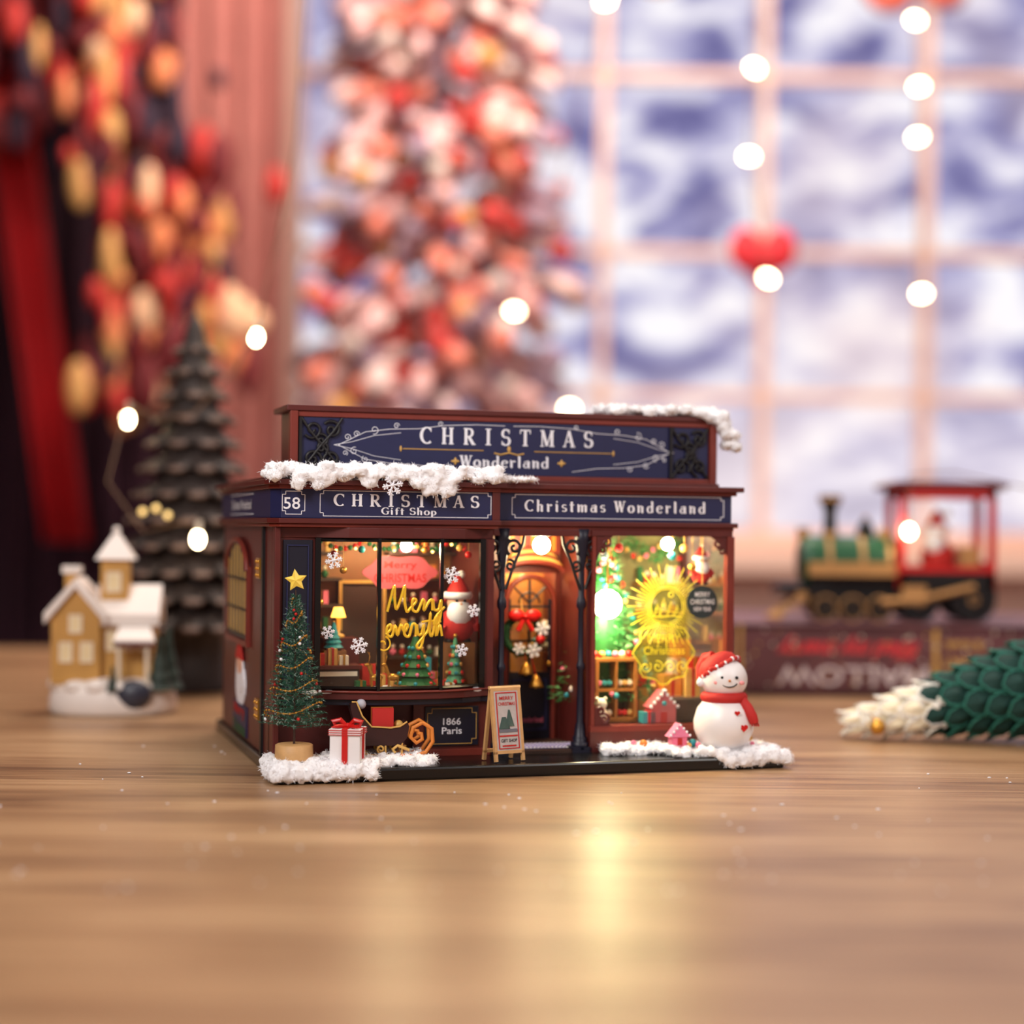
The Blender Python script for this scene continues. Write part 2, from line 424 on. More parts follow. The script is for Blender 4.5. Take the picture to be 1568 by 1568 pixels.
b.lathe([(.03,0),(.03,.01),(.008,.02),(.008,.09)],(.38,.7,.55),goldP,10)
b.lathe([(.035,.09),(.02,.135)],(.38,.7,.55),mat('lampshade',(250,190,90),.5,emit=4,ec=(255,175,70)),12)
b.box(.30,.46,.62,.78,.345,.55,brown)
fairyI=mat('interior_fairy',(255,215,140),.5,emit=8,ec=(255,200,110))
for i in range(40):
    x=.08+.022*i; z=.985-.035*abs(math.sin(i*.35)); b.sph((x,.60,z),.012,random.choice([green,green,goldP,red]),6,4)
    if i%4==0: b.sph((x,.585,z-.012),.006,fairyI,6,4)
for (x,z,m) in((.30,.93,red),(.34,.86,gold),(.42,.95,teal),(.70,.95,gold),(.90,.93,red),(.86,.96,goldP),(.24,.72,gold)):
    b.sph((x,.40,z),.016,m,10,8); b.tube([(x,.40,z+.015),(x,.40,1.0)],.0015,goldP,4)
for (x,y,z,w,h,m) in((.50,.55,.345,.08,.09,redM),(.56,.5,.345,.06,.05,goldP),(.74,.55,.345,.07,.12,teal),(.78,.48,.345,.06,.06,pink),(.25,.46,.445,.05,.05,redM),(.31,.46,.445,.04,.07,goldP),(.36,.46,.445,.04,.04,cream)):
    b.box(x-w/2,x+w/2,y,y+w,z,z+h,m); b.box(x-.005,x+.005,y-.002,y+w+.002,z,z+h+.003,gold if m!=goldP else redM)
C(b,'gift_shop_shelves')
def minitree(b,c,h,r,mt,balls=True,star=True):
    n=5
    for i in range(n):
        z0=c[2]+h*.1+h*.85*i/n; rr=r*(1-i/n*.85)
        b.lathe([(rr,0),(rr*.35,h*.26)],(c[0],c[1],z0),mt,14,False)
        if balls:
            for j in range(7):
                a=j*2*pi/7+i; b.sph((c[0]+rr*.9*math.cos(a),c[1]+rr*.9*math.sin(a),z0+h*.03),h*.045,random.choice([red,goldP,teal,pink]),6,4)
    b.cyl((c[0],c[1],c[2]),(c[0],c[1],c[2]+h*.12),r*.2,r*.2,dark,8)
    if star: b.sph((c[0],c[1],c[2]+h*1.03),h*.05,gold,6,4)
b=B()
minitree(b,(.655,.36,.345),.22,.095,green)
minitree(b,(.34,.60,.50),.12,.045,teal,False); b.box(.29,.39,.56,.64,.345,.50,wallI)
minitree(b,(.845,.40,.345),.22,.045,mat('pale_green',(80,150,110),.6),True)
C(b,'window_mini_trees')
def santa(b,c,h,flat=1):
    x,y,z=c
    b.sph((x,y,z+h*.25),(h*.26,h*.2*flat,h*.27),redM,12,8)
    b.sph((x,y-h*.03*flat,z+h*.58),(h*.17,h*.15*flat,h*.17),skin,12,8)
    b.sph((x,y-h*.10*flat,z+h*.42),(h*.19,h*.13*flat,h*.21),white,12,8)
    b.lathe([(h*.19,0),(h*.15,h*.1),(h*.04,h*.3)],(x,y,z+h*.66),redM,12)
    b.lathe([(h*.2,-.02*h),(h*.22,h*.03),(h*.2,h*.08)],(x,y,z+h*.64),white,12)
    b.sph((x+h*.05,y,z+h*.97),h*.06,white,8,6)
    for sx in(-1,1):
        b.sph((x+sx*h*.06,y-h*.17*flat,z+h*.6),h*.022,black,6,4)
        b.tube([(x+sx*h*.2,y,z+h*.4),(x+sx*h*.3,y-h*.05,z+h*.28),(x+sx*h*.22,y-h*.12,z+h*.2)],h*.06,redM,6)
        b.sph((x+sx*h*.12,y,z+h*.02),(h*.09,h*.12,h*.05),black,8,4)
    b.sph((x,y-h*.18*flat,z+h*.55),h*.03,skin,6,4)
b=B(); santa(b,(.87,.46,.54),.31); b.box(.80,.94,.42,.52,.345,.54,wallI); C(b,'window_santa')
b=B()
pts=[]
for i in range(40):
    a=2*pi*i/40; pts.append((.64+.165*math.cos(a)*(1+.06*math.cos(6*a)),.845+.075*math.sin(a)*(1+.1*math.cos(6*a))))
pinkS=mat('pink_sign',(205,90,105),.6)
b.plate(pts,.60,.61,pinkS)
text(b,'Merry',.64,.598,.875,.15,.04,red,off=.01); text(b,'CHRISTMAS',.64,.598,.82,.24,.04,red,off=.01)
C(b,'pink_hanging_sign')
b=B()
def stroke(pts,ox,oz,k,w=.0065):
    P=[Vector((ox+k*p[0],0,oz+k*p[1])) for p in pts]; Q=[]
    for i in range(len(P)-1):
        p0=P[max(0,i-1)];p1=P[i];p2=P[i+1];p3=P[min(len(P)-1,i+2)]
        for s_ in range(5):
            t=s_/5; Q.append(.5*((2*p1)+(p2-p0)*t+(2*p0-5*p1+4*p2-p3)*t*t+(3*p1-p0-3*p2+p3)*t**3))
    Q.append(P[-1])
    b.tube([(q.x,.197,q.z) for q in Q],w,scriptG,5)
k=.1
stroke([(0,0),(.15,.6),(.3,1.1),(.32,.5),(.4,.1),(.6,.6),(.75,1.1),(.75,.5),(.85,0),(1.0,.15),(1.2,.35),(1.25,.5),(1.1,.5),(1.1,.1),(1.3,.0),(1.45,.3),(1.55,.5),(1.62,.4),(1.6,.05),(1.8,.4),(1.95,.5),(1.98,.3),(1.98,.05)],.49,.69,k)
stroke([(0,.5),(.05,.1),(.25,.1),(.35,.5),(.35,0),(.25,-.5),(.05,-.55),(.15,-.2),(.5,.2)],.69,.69,k)
stroke([(0,.1),(.2,.3),(.2,.5),(.05,.4),(.05,.1),(.25,0),(.4,.45),(.5,.05),(.65,.5),(.8,.2),(.95,.45),(.85,.5),(.8,.1),(1.0,.0),(1.15,.5),(1.3,.45),(1.3,.05)],.485,.585,k)
stroke([(0,.5),(.05,.1),(.2,.1),(.3,.5),(.28,-.1),(.15,-.5),(0,-.4),(.3,.0),(.5,.3),(.6,1.0),(.55,.3),(.65,0),(.8,.5),(.9,.9),(.85,.0),(1.0,.5),(1.1,.0)],.62,.585,k)
stroke([(.2,.8),(.55,.85),(1.05,.82)],.62,.565,k,.005)
b.tube([(q[0],.205,q[2]) for q in spiral(.475,.55,.008,.035,0,1.2,.2)],.004,scriptG,5)
C(b,'gold_window_script')
b=B()
for x in(.475,.55):
    b.sph((x,.33,.40),(.03,.014,.016),gold,8,6); b.tube([(x-.02,.33,.41),(x-.035,.33,.45)],.008,gold,6); b.sph((x-.042,.33,.455),(.014,.008,.008),gold,6,4)
    for dx in(-.02,.02):
        for dy in(-.007,.007): b.cyl((x+dx,.33+dy,.345),(x+dx,.33+dy,.40),.003,.004,gold,5)
    for s2 in(-1,1): b.tube([(x-.035,.33,.46),(x-.03+s2*.004,.33+s2*.012,.49),(x-.035,.33+s2*.018,.51)],.002,gold,4)
for (x,y,w,m) in((.75,.33,.05,redM),(.42,.38,.045,green),(.80,.30,.035,cream)):
    b.box(x-w/2,x+w/2,y,y+w,.345,.345+w*.8,m); b.box(x-.005,x+.005,y-.002,y+w+.002,.345,.348+w*.8,gold)
C(b,'window_toys',.002)
b=B()
for i in range(90):
    x=R(.1,.92); b.sph((x,R(.27,.42),.345),(R(.02,.045),R(.015,.03),R(.005,.014)),snowM,8,5)
C(b,'window_snow')
def flake(b,c,r,mt,n=(0,-1,0)):
    x,y,z=c
    for k in range(6):
        a=k*pi/3+.2; dx,dz=math.cos(a),math.sin(a)
        b.tube([(x,y,z),(x+r*dx,y,z+r*dz)],r*.1,mt,4,False)
        for t in(.45,.7):
            for s2 in(-1,1):
                aa=a+s2*1.0; b.tube([(x+r*t*dx,y,z+r*t*dz),(x+r*t*dx+r*.3*math.cos(aa),y,z+r*t*dz+r*.3*math.sin(aa))],r*.08,mt,4,False)
    b.sph((x,y,z),r*.2,mt,6,4)
b=B()
for c,r in(((.27,.262,.905),.038),((.775,.215,.845),.038),((.375,.222,.545),.038),((.885,.255,.69),.03),((.50,.165,1.225),.045),((.83,.245,.52),.03),((.25,.268,.60),.03)):
    flake(b,c,r,white)
C(b,'snowflake_stickers')

# ---------------- door bay
b=B()
yd=.70
b.box(.99,1.16,yd,yd+.02,.068,1.045,brown); b.box(1.405,1.43,yd,yd+.02,.068,1.045,brown)
b.box(1.16,1.405,yd,yd+.02,.84,1.045,brown)
ac=(1.2825,.70)
b.tube([(1.165,yd-.005,.07)]+[(ac[0]-.118*math.cos(t*pi/16),yd-.005,ac[1]+.125*math.sin(t*pi/16)) for t in range(17)]+[(1.40,yd-.005,.07)],.014,brownL,6)
b.box(1.17,1.395,yd+.003,yd+.02,.068,.38,navyD)
b.box(1.17,1.19,yd,yd+.015,.38,.72,navyD); b.box(1.375,1.395,yd,yd+.015,.38,.72,navyD)
fr(b,1.20,1.37,.11,.35,yd-.004,yd+.004,.01,navy)
b.box(1.2775,1.2875,yd,yd+.012,.38,.81,navyD)
b.box(1.18,1.385,yd,yd+.012,.52,.53,navyD); b.box(1.18,1.385,yd,yd+.012,.68,.69,navyD)
for t in(pi/4,3*pi/4): b.tube([(ac[0],yd+.005,ac[1]),(ac[0]+.11*math.cos(t),yd+.005,ac[1]+.11*math.sin(t))],.005,navyD,4)
b.tube([(ac[0]+.05*math.cos(t*pi/10),yd+.005,ac[1]+.05*math.sin(t*pi/10)) for t in range(11)],.005,navyD,4)
text(b,'Wonderland',1.285,yd-.006,.16,.13,.025,pink,off=.01)
b.sph((1.375,yd-.012,.42),.012,gold,8,6)
for i in range(5):
    rr=.14-.012*i
    b.tube([(ac[0]-rr*1.05*math.cos(t*pi/14),yd-.05+.006*i,.845+.02*i+rr*.35*math.sin(t*pi/14)) for t in range(15)],.013,brownL if i%2==0 else goldP,6)
b.box(1.15,1.42,yd-.03,yd,.93,1.04,brownL)
for i in range(5): b.box(1.175+.05*i,1.195+.05*i,yd-.034,yd-.03,.945,1.03,orange)
C(b,'shop_door',.0)
b=B(); b.box(1.17,1.395,yd+.022,yd+.026,.38,.82,glass); C(b,'door_glass')
b=B(); 
b.box(1.0,1.43,.95,.965,.068,1.045,mat('door_room_back',(180,115,56),.6,var=.4,scale=8))
for i in range(8): b.sph((R(1.18,1.4),R(.8,.92),R(.4,.8)),R(.015,.03),random.choice([red,goldP,teal,cream]),8,6)
C(b,'door_room_back_wall')
b=B()
for x in(1.035,1.405):
    y=.33
    b.lathe([(.042,0),(.042,.03),(.03,.035),(.034,.05),(.026,.06),(.022,.10),(.016,.12),(.014,.35),(.02,.36),(.02,.375),(.013,.39),(.013,.62),(.022,.635),(.022,.66),(.014,.68),(.014,.80),(.024,.86),(.034,.93),(.04,.98)],(x,y,.068),navyD,12)
    for s2 in(-1,1):
        b.tube(spiral(x+s2*.052,.965,.006,.04,pi/2,1.4*s2,y-.015),.0075,black,6)
        b.tube(spiral(x+s2*.032,.885,.004,.026,0,1.3*s2,y-.015),.0065,black,6)
        b.tube([(x+s2*.012,y-.015,.78),(x+s2*.03,y-.015,.83),(x+s2*.055,y-.015,.90),(x+s2*.09,y-.015,.98),(x+s2*.10,y-.015,1.04)],.007,black,6)
    b.box(x-.045,x+.045,y-.04,y+.04,.055,.08,navyD)
C(b,'porch_columns')
b=B(); b.box(.985,1.455,.30,.33,1.015,1.045,brown); C(b,'porch_lintel',.003)
b=B(); b.box(1.10,1.42,.36,.50,.068,.076,lav)
for i in range(16):
    for k_ in range(4):
        b.sph((1.11+.02*i,.375+.037*k_,.077),(.006,.009,.002),white,6,4)
for i in range(20): b.sph((1.10+.017*i,.355,.074),(.008,.008,.003),white,6,4)
C(b,'door_mat')
b=B()
wc=(1.225,.62,.56)
wg=mat('wreath_green',(18,70,30),.7,var=.3)
for i in range(420):
    a=R(0,2*pi); q=R(0,2*pi); rr=.085+.02*math.cos(q); p=Vector((wc[0]+rr*math.cos(a),wc[1]+.02*math.sin(q),wc[2]+rr*math.sin(a)))
    d=Vector((R(-1,1),R(-1,.5),R(-1,1))).normalized()*.018; n=d.cross(Vector((R(-1,1),R(-1,1),R(-1,1)))).normalized()*.0025
    b.add([p-n,p+n,p+d],[(0,1,2)],wg)
b.tube([(wc[0]+.085*math.cos(t*pi/12),wc[1],wc[2]+.085*math.sin(t*pi/12)) for t in range(24)],.016,wg,6,closed=True)
for s2 in(-1,1):
    b.sph((wc[0]+s2*.04,wc[1]-.03,wc[2]+.09),(.042,.016,.028),red,10,6)
    b.tube([(wc[0],wc[1]-.03,wc[2]+.08),(wc[0]+s2*.035,wc[1]-.035,wc[2]+.02)],.012,red,5)
b.sph((wc[0],wc[1]-.035,wc[2]+.085),.016,red,8,6)
b.sph((wc[0]+.075,wc[1]-.03,wc[2]-.02),.022,red,10,8)
flake(b,(wc[0]+.08,wc[1]-.04,wc[2]+.03),.036,white); flake(b,(wc[0]+.04,wc[1]-.04,wc[2]-.07),.036,white); flake(b,(wc[0]-.03,wc[1]-.04,wc[2]-.06),.03,white)
for (dx,dz) in((.06,-.24),(.01,-.18)):
    b.lathe([(.036,0),(.03,.012),(.02,.04),(.006,.06)],(wc[0]+dx,wc[1]-.02,wc[2]+dz),gold,12); b.sph((wc[0]+dx,wc[1]-.02,wc[2]+dz),.009,gold,6,4)
    b.tube([(wc[0]+dx,wc[1]-.02,wc[2]+dz+.05),(wc[0]+dx*.5,wc[1]-.02,wc[2]-.08)],.003,red,4)
b.tube([(wc[0],wc[1],wc[2]+.09),(wc[0]+.01,yd-.01,wc[2]+.16)],.003,goldP,4)
C(b,'door_wreath')

# ---------------- right display window
b=B()
b.box(1.44,2.13,.285,.33,.145,.17,brownL); b.box(1.44,2.13,.29,.33,.055,.145,brown)
b.box(1.44,2.12,.29,.33,1.02,1.045,brown)
b.box(1.445,1.462,.295,.32,.17,1.02,brownL); b.box(2.095,2.13,.29,.33,.17,1.02,brownL)
b.box(2.1,2.12,.82,.86,.055,1.045,brown)
b.box(2.095,2.13,.33,.85,.055,.17,brown); b.box(2.095,2.13,.33,.85,1.02,1.045,brown)
for (x,z,sx,sz) in((1.465,1.02,1,-1),(2.095,1.02,-1,-1),(1.465,.17,1,1),(2.095,.17,-1,1)):
    b.tube(spiral(x+sx*.045,z+sz*.03,.004,.026,0,1.3,.30),.006,brown,6)
    b.tube(spiral(x+sx*.025,z+sz*.065,.004,.02,1,1.3,.30),.006,brown,6)
    b.plate([(x,z),(x+sx*.08,z),(x+sx*.05,z+sz*.02),(x+sx*.02,z+sz*.05),(x,z+sz*.09)],.296,.304,brown)
C(b,'display_window_frame',.002)
b=B(); b.add([(1.46,.31,.17),(2.10,.31,.17),(2.10,.31,1.02),(1.46,.31,1.02)],[(0,1,2,3)],glass)
b.add([(2.112,.33,.17),(2.112,.82,.17),(2.112,.82,1.02),(2.112,.33,1.02)],[(0,1,2,3)],glass)
C(b,'display_window_glass')
ray=mat('acrylic_gold',(225,205,50),.35,emit=.5,ec=(235,210,50))
b=B(); c=(1.845,.40,.70)
for i in range(56):
    a=2*pi*i/56; r0=.088; r1=.195 if i%2==0 else .155
    b.tube([(c[0]+r0*math.cos(a),c[1],c[2]+r0*math.sin(a)),(c[0]+r1*math.cos(a),c[1],c[2]+r1*math.sin(a))],[.0022,.0012],ray,4,False)
for r0 in(.088,.078): b.tube([(c[0]+r0*math.cos(t*pi/16),c[1],c[2]+r0*math.sin(t*pi/16)) for t in range(32)],.0022,ray,4,closed=True)
acr=mat('acrylic_yellow_plate',(160,150,40),.3,emit=.06,ec=(215,200,50),alpha=.35)
b.plate([(c[0]-.075*math.cos(t*pi/16),c[2]+.075*math.sin(t*pi/16)) for t in range(33)],c[1]+.006,c[1]+.01,acr)
def ol(pts,w=.002): b.tube([(c[0]+p[0],c[1]-.002,c[2]+p[1]) for p in pts],w,ray,4)
# village skyline with fir trees inside the ring, as engraved
for (fx,fh,fw_) in((-.045,.05,.018),(-.015,.075,.022),(.02,.06,.02),(.05,.045,.016)):
    for q_ in range(3):
        zb=-.045+fh*q_*.3; ww=fw_*(1-.25*q_)
        ol([(fx-ww,zb),(fx,zb+fh*.5),(fx+ww,zb),(fx-ww,zb)])
ol([(-.07,-.045),(-.03,-.052),(.03,-.045),(.07,-.05)],.003)
ol([(.02+.012*math.cos(t),.052+.012*math.sin(t)) for t in [i*pi/5 for i in range(11)]])
pl=[(c[0]+.14*math.cos(t*2*pi/30)*(1+.1*math.cos(8*t*2*pi/30)),.485+.14*math.sin(t*2*pi/30)*(1+.08*math.cos(8*t*2*pi/30))) for t in range(30)]
b.plate(pl,c[1]+.03,c[1]+.034,acr)
b.tube([(p[0],c[1]+.028,p[1]) for p in pl],.0022,ray,4,closed=True)
text(b,'MERRY',c[0],c[1]+.026,.55,.16,.036,ray); text(b,'Christmas',c[0],c[1]+.026,.495,.2,.036,ray)
for x in(-.09,-.03,.03,.09): b.tube(spiral(c[0]+x,.42,.004,.028,x*20,1.4,c[1]+.026),.002,ray,4)
C(b,'gold_sunburst_ornament')
b=B()
b.cyl((2.0,.352,.72),(2.0,.358,.72),.075,.075,mat('round_sign',(28,45,48),.5),28)
text(b,'MERRY',2.0,.349,.755,.075,.022,white,off=.01); text(b,'CHRISTMAS',2.0,.349,.722,.12,.024,white,off=.01); text(b,'NEW YEAR',2.0,.349,.688,.085,.02,white,off=.01)
b.tube([(2.0,.355,.79),(2.0,.355,1.02)],.002,goldP,4)
C(b,'round_greeting_sign')
b=B(); santa(b,(2.02,.42,.80),.18); b.tube([(2.02,.42,.95),(2.02,.42,1.02)],.002,goldP,4); C(b,'hanging_santa')
b=B()
dn1=mat('display_needles',(46,120,58),.6,var=.4); dn2=mat('display_needles_light',(120,180,110),.6,var=.2)
for i in range(3400):
    t=R(0,1)**1.25; z=.26+.74*t; rr=.24*(1-t)+.02; a=R(0,2*pi); q=R(.45,1)
    p=Vector((1.63+rr*q*math.cos(a),.64+rr*q*.8*math.sin(a),z)); d=Vector((math.cos(a)+R(-.5,.5),math.sin(a)+R(-.5,.5),R(-.6,.4))).normalized()*R(.02,.045)
    n=d.cross(Vector((R(-1,1),R(-1,1),R(-1,1)))).normalized()*.004
    b.add([p-n,p+n,p+d],[(0,1,2)],dn2 if random.random()<.3 else dn1)
b.lathe([(.15,0),(.02,.72)],(1.63,.64,.26),dn1,14)
for i in range(60):
    t=R(0,.95); rr=.24*(1-t)+.015; a=R(pi,2*pi); b.sph((1.63+rr*math.cos(a),.64+rr*.8*math.sin(a),.27+.72*t),R(.010,.017),random.choice([red,goldP,teal,cream,pink,gold]),8,6)
for i in range(500):
    x=R(1.47,2.08); z=.95+.03*math.sin(x*25)+R(-.03,.03); d=Vector((R(-1,1),R(-1,.2),R(-1,1))).normalized()*.035; p=Vector((x,.80,z)); n=d.cross(Vector((R(-1,1),R(-1,1),R(-1,1)))).normalized()*.004
    b.add([p-n,p+n,p+d],[(0,1,2)],dn2 if random.random()<.3 else dn1)
for i in range(18): b.sph((1.48+.034*i,.77,.94+.03*math.sin(i)),.013,random.choice([red,goldP,cream,pink]),8,6)
C(b,'display_tree')
b=B()
shelf=mat('shelf_gold_wood',(165,105,40),.5,var=.2)
b.box(1.52,1.72,.44,.56,.17,.19,shelf)
fr(b,1.52,1.72,.17,.46,.44,.56,.014,shelf); b.box(1.615,1.625,.44,.56,.17,.46,shelf); b.box(1.52,1.72,.44,.56,.31,.322,shelf); b.box(1.52,1.72,.55,.56,.17,.46,dark)
for (x,z) in((1.57,.325),(1.67,.325),(1.57,.19),(1.67,.19)):
    for k_ in range(3): b.sph((x-.025+.025*k_,.47,z+.02),.015,random.choice([red,teal,goldP,cream,pink]),8,6)
for k_ in range(6): b.sph((1.535+.033*k_,.5,.475),.016,[red,goldP,teal,pink,cream,red][k_],8,6)
for z in(.50,.64,.78):
    b.box(1.84,2.08,.76,.85,z,z+.012,shelf)
    x=1.86
    while x<2.06:
        w=R(.018,.03); m=random.choice([redM,goldP,green,cream,pink,orange,teal])
        if random.random()<.5: b.box(x-w/2,x+w/2,.77,.80,z+.012,z+.012+R(.03,.08),m)
        else: b.sph((x,.79,z+.012+w*.7),w*.7,m,8,6); b.sph((x,.79,z+.012+w*1.7),w*.45,cream,8,6)
        x+=R(.035,.05)
b.box(1.88,2.08,.40,.56,.17,.26,dark); b.box(1.87,2.09,.39,.57,.26,.275,dark)
for (x,y,z,w,h,m) in((1.92,.50,.275,.09,.10,orange),(2.01,.47,.275,.07,.13,goldP),(1.96,.52,.375,.07,.07,cream),(2.04,.52,.405,.05,.05,redM),(1.75,.36,.17,.06,.05,teal),(1.76,.55,.17,.12,.14,goldP),(1.77,.57,.31,.08,.08,redM),(2.0,.58,.45,.08,.08,orange)):
    b.box(x-w/2,x+w/2,y,y+w,z,z+h,m); b.box(x-.007,x+.007,y-.002,y+w+.002,z,z+h+.003,redM if m!=redM else gold)
gb=mat('pink_gingerbread',(190,90,96),.6)
b.box(1.76,1.88,.36,.44,.17,.24,gb); b.prism([(1.75,.355,.24),(1.89,.355,.24),(1.82,.355,.32)],(0,.09,0),gb)
for k_ in range(5): b.sph((1.755+.017*k_,.352,.245+.018*k_),.009,white,6,4); b.sph((1.885-.017*k_,.352,.245+.018*k_),.009,white,6,4)
b.box(1.805,1.835,.356,.36,.17,.22,redM); b.sph((1.82,.354,.26),.012,teal,8,6)
b.sph((1.52,.38,.21),(.035,.03,.04),cream,10,8); b.sph((1.52,.37,.26),.028,cream,10,8); b.sph((1.50,.37,.285),.01,cream,6,4); b.sph((1.54,.37,.285),.01,cream,6,4)
for (x,z,m) in((1.53,.93,mat('pale_teal',(150,190,200),.3)),(1.60,.965,redM),(1.86,.93,teal),(1.92,.965,goldP),(1.96,.88,gold)):
    b.sph((x,.38,z),.02,m,10,8); b.tube([(x,.38,z+.02),(x,.38,1.03)],.0015,goldP,4)
C(b,'display_gifts_and_shelf')
b=B()
for (x,y,z,r) in((.585,.26,.968,.028),(1.23,.37,.975,.04),(1.83,.36,.985,.03),(1.55,.385,.71,.066)):
    b.sph((x,y,z),r,bulbW,12,8)
    b.cyl((x,y,z+r*.7),(x,y,1.045),.004,.004,gold,8)
C(b,'shop_lamps')
b=B()
zz0,zz1=.52,1.0
b.box(.008,.02,.95,1.62,zz0,.84,navyD)
b.prism([(.008,1.285-.335*math.cos(t*pi/12),.84+.14*math.sin(t*pi/12)) for t in range(13)],(.012,0,0),navyD)
for i in range(6):
    y=1.03+.10*i; b.tube([(.006,y,zz0+.02),(.006,y,.84+.12*math.sin(pi*(y-.95)/.67))],.0035,goldP,4)
for z in(.54,.66,.80): b.tube([(.003,.95,z),(.003,1.62,z)],.006,black,5)
b.tube([(.003,1.285-.335*math.cos(t*pi/12),.84+.14*math.sin(t*pi/12)) for t in range(13)],.014,brownL,6)
for y0,y1 in((.94,.96),(1.61,1.63)): b.box(.0,.02,y0,y1,.5,.86,brownL)
b.box(0,.02,.93,1.64,.49,.515,brownL)
b.box(.008,.022,.52,.56,.055,1.045,black)
for z in(.86,.24):
    b.box(.006,.02,.60,.70,z-.045,z+.045,gold)
    for dz in(-.03,0,.03): b.sph((.006,.625,z+dz),.008,gold,6,4); b.sph((.006,.68,z+dz),.008,gold,6,4)
def side(pts,mt,x=.012): b.prism([(x,p[0],p[1]) for p in pts],(.006,0,0),mt)
def ell(cy,cz,ry,rz,n=18): return [(cy+ry*math.cos(2*pi*i/n),cz+rz*math.sin(2*pi*i/n)) for i in range(n)]
side(ell(1.2,.30,.15,.11),white,.014); side(ell(1.2,.36,.11,.10),white,.010); side(ell(1.2,.40,.08,.05),skin,.008)
side([(1.08,.42),(1.32,.42),(1.24,.50),(1.16,.50)],redM,.006)
side([(.98,.07),(1.42,.07),(1.42,.21),(.98,.21)],navy,.013)
vs,fs=textmesh('Merry',.34,.07,off=.02); b.add([(.010,1.2-v[0],.175+v[2]) for v in vs],fs,redM)
vs,fs=textmesh('Christmas',.38,.06,off=.02); b.add([(.010,1.2-v[0],.10+v[2]) for v in vs],fs,green)
C(b,'side_wall_details')

# ---------------- fluffy cotton snow
tex=bpy.data.textures.new('fluff','CLOUDS'); tex.noise_scale=.02; tex.noise_depth=3
def snow(name,balls,parent=None,M=None,fuzz=9000,vox=.008,disp=.026,fl=.022):
    b=B()
    for (x,y,z,rx,ry,rz) in balls: b.sph((x,y,z),(rx*.92,ry*.92,rz*.92),snowM,10,8)
    o=b.done(name,parent=parent,M=M)
    m=o.modifiers.new('r','REMESH'); m.mode='VOXEL'; m.voxel_size=vox; m.use_smooth_shade=True
    m=o.modifiers.new('d','DISPLACE'); m.texture=tex; m.strength=disp; m.mid_level=.5; m.texture_coords='LOCAL'
    f=B()
    for i in range(fuzz):
        x,y,z,rx,ry,rz=random.choice(balls)
        d=Vector((R(-1,1),R(-1.2,.5),R(-.6,1))).normalized()
        p=Vector((x+rx*d.x*.9,y+ry*d.y*.9,z+rz*d.z*.9)); t=(d*.9+Vector((R(-1,1),R(-1,1),R(-1,1)))).normalized(); t2=(t+Vector((R(-.8,.8),R(-.8,.8),R(-.8,.8)))).normalized()
        n=t.cross(Vector((R(-1,1),R(-1,1),R(-1,1)))).normalized()*.0012; L=R(.3,1)*fl
        q=p+t*L*.55
        f.add([p-n,p+n,q+n*.8,q-n*.8,q+t2*L*.5],[(0,1,2,3),(3,2,4)],snowM)
    f.done(name+'_fibres',parent=o)
    return o
bl=[]
for i in range(220):
    u=R(-.01,1.0); bl.append((u,R(.18,.36),R(1.26,1.30),R(.02,.04),R(.02,.04),R(.018,.035)*(1 if u<.8 else .7)))
for (u,n) in((.02,1),(.10,3),(.18,3),(.24,2),(.33,1),(.40,2),(.50,1),(.62,2),(.68,4),(.73,4),(.78,3),(.88,1),(.97,1)):
    for k_ in range(n):
        for q_ in range(2): bl.append((u+R(-.025,.025),.19+R(-.015,.01),1.258-.02*k_+R(-.008,.008),R(.02,.032),.026,R(.018,.028)))
for i in range(24): bl.append((R(1.0,1.16),R(.24,.30),1.262,R(.015,.025),.025,.012))
snow('cornice_snow',bl,shop)
bl=[]
for i in range(120):
    bl.append((R(1.60,2.13),R(.48,.80),R(1.585,1.61),R(.025,.04),R(.025,.04),R(.018,.03)))
for k_ in range(22): bl.append((2.12+.004*k_+R(-.025,.025),.47+R(-.02,.05),1.60-.008*k_+R(-.01,.01),.03,.035,.026))
for k_ in range(8): bl.append((2.02+.012*k_,.465,1.59-.004*k_,.024,.026,.018))
snow('attic_snow',bl,shop)
bl=[]
for i in range(210):
    u=R(-.01,.66); v=R(-.0,.30); 
    if u>.5 and v<.04: v+=.05
    bl.append((u,v,.06+R(0,.018),R(.022,.04),R(.022,.04),R(.018,.03)))
for i in range(40): u=i/40*.42-.02; bl.append((u,-.005+R(-.02,.01),.045+R(-.012,.015),.026,.024,.032))
for i in range(18): bl.append((-.01+R(-.015,.01),i/18*.28,.05+R(-.01,.01),.024,.024,.032))
snow('ground_snow_left_part',bl,shop,fuzz=11000)
bl=[]
for i in range(220):
    u=R(1.48,2.25); v=R(.02,.28)
    if u<1.75: v=R(.16,.28)
    bl.append((u,v,.06+R(0,.022),R(.022,.04),R(.022,.036),R(.016,.03)))
for i in range(30): u=1.95+i/30*.32; bl.append((u,.0+R(-.02,.01),.05+R(-.015,.015),.026,.024,.03))
for i in range(14): bl.append((2.26,i/14*.26,.05+R(-.01,.01),.024,.024,.03))
snow('ground_snow_right_part',bl,shop,fuzz=11000)

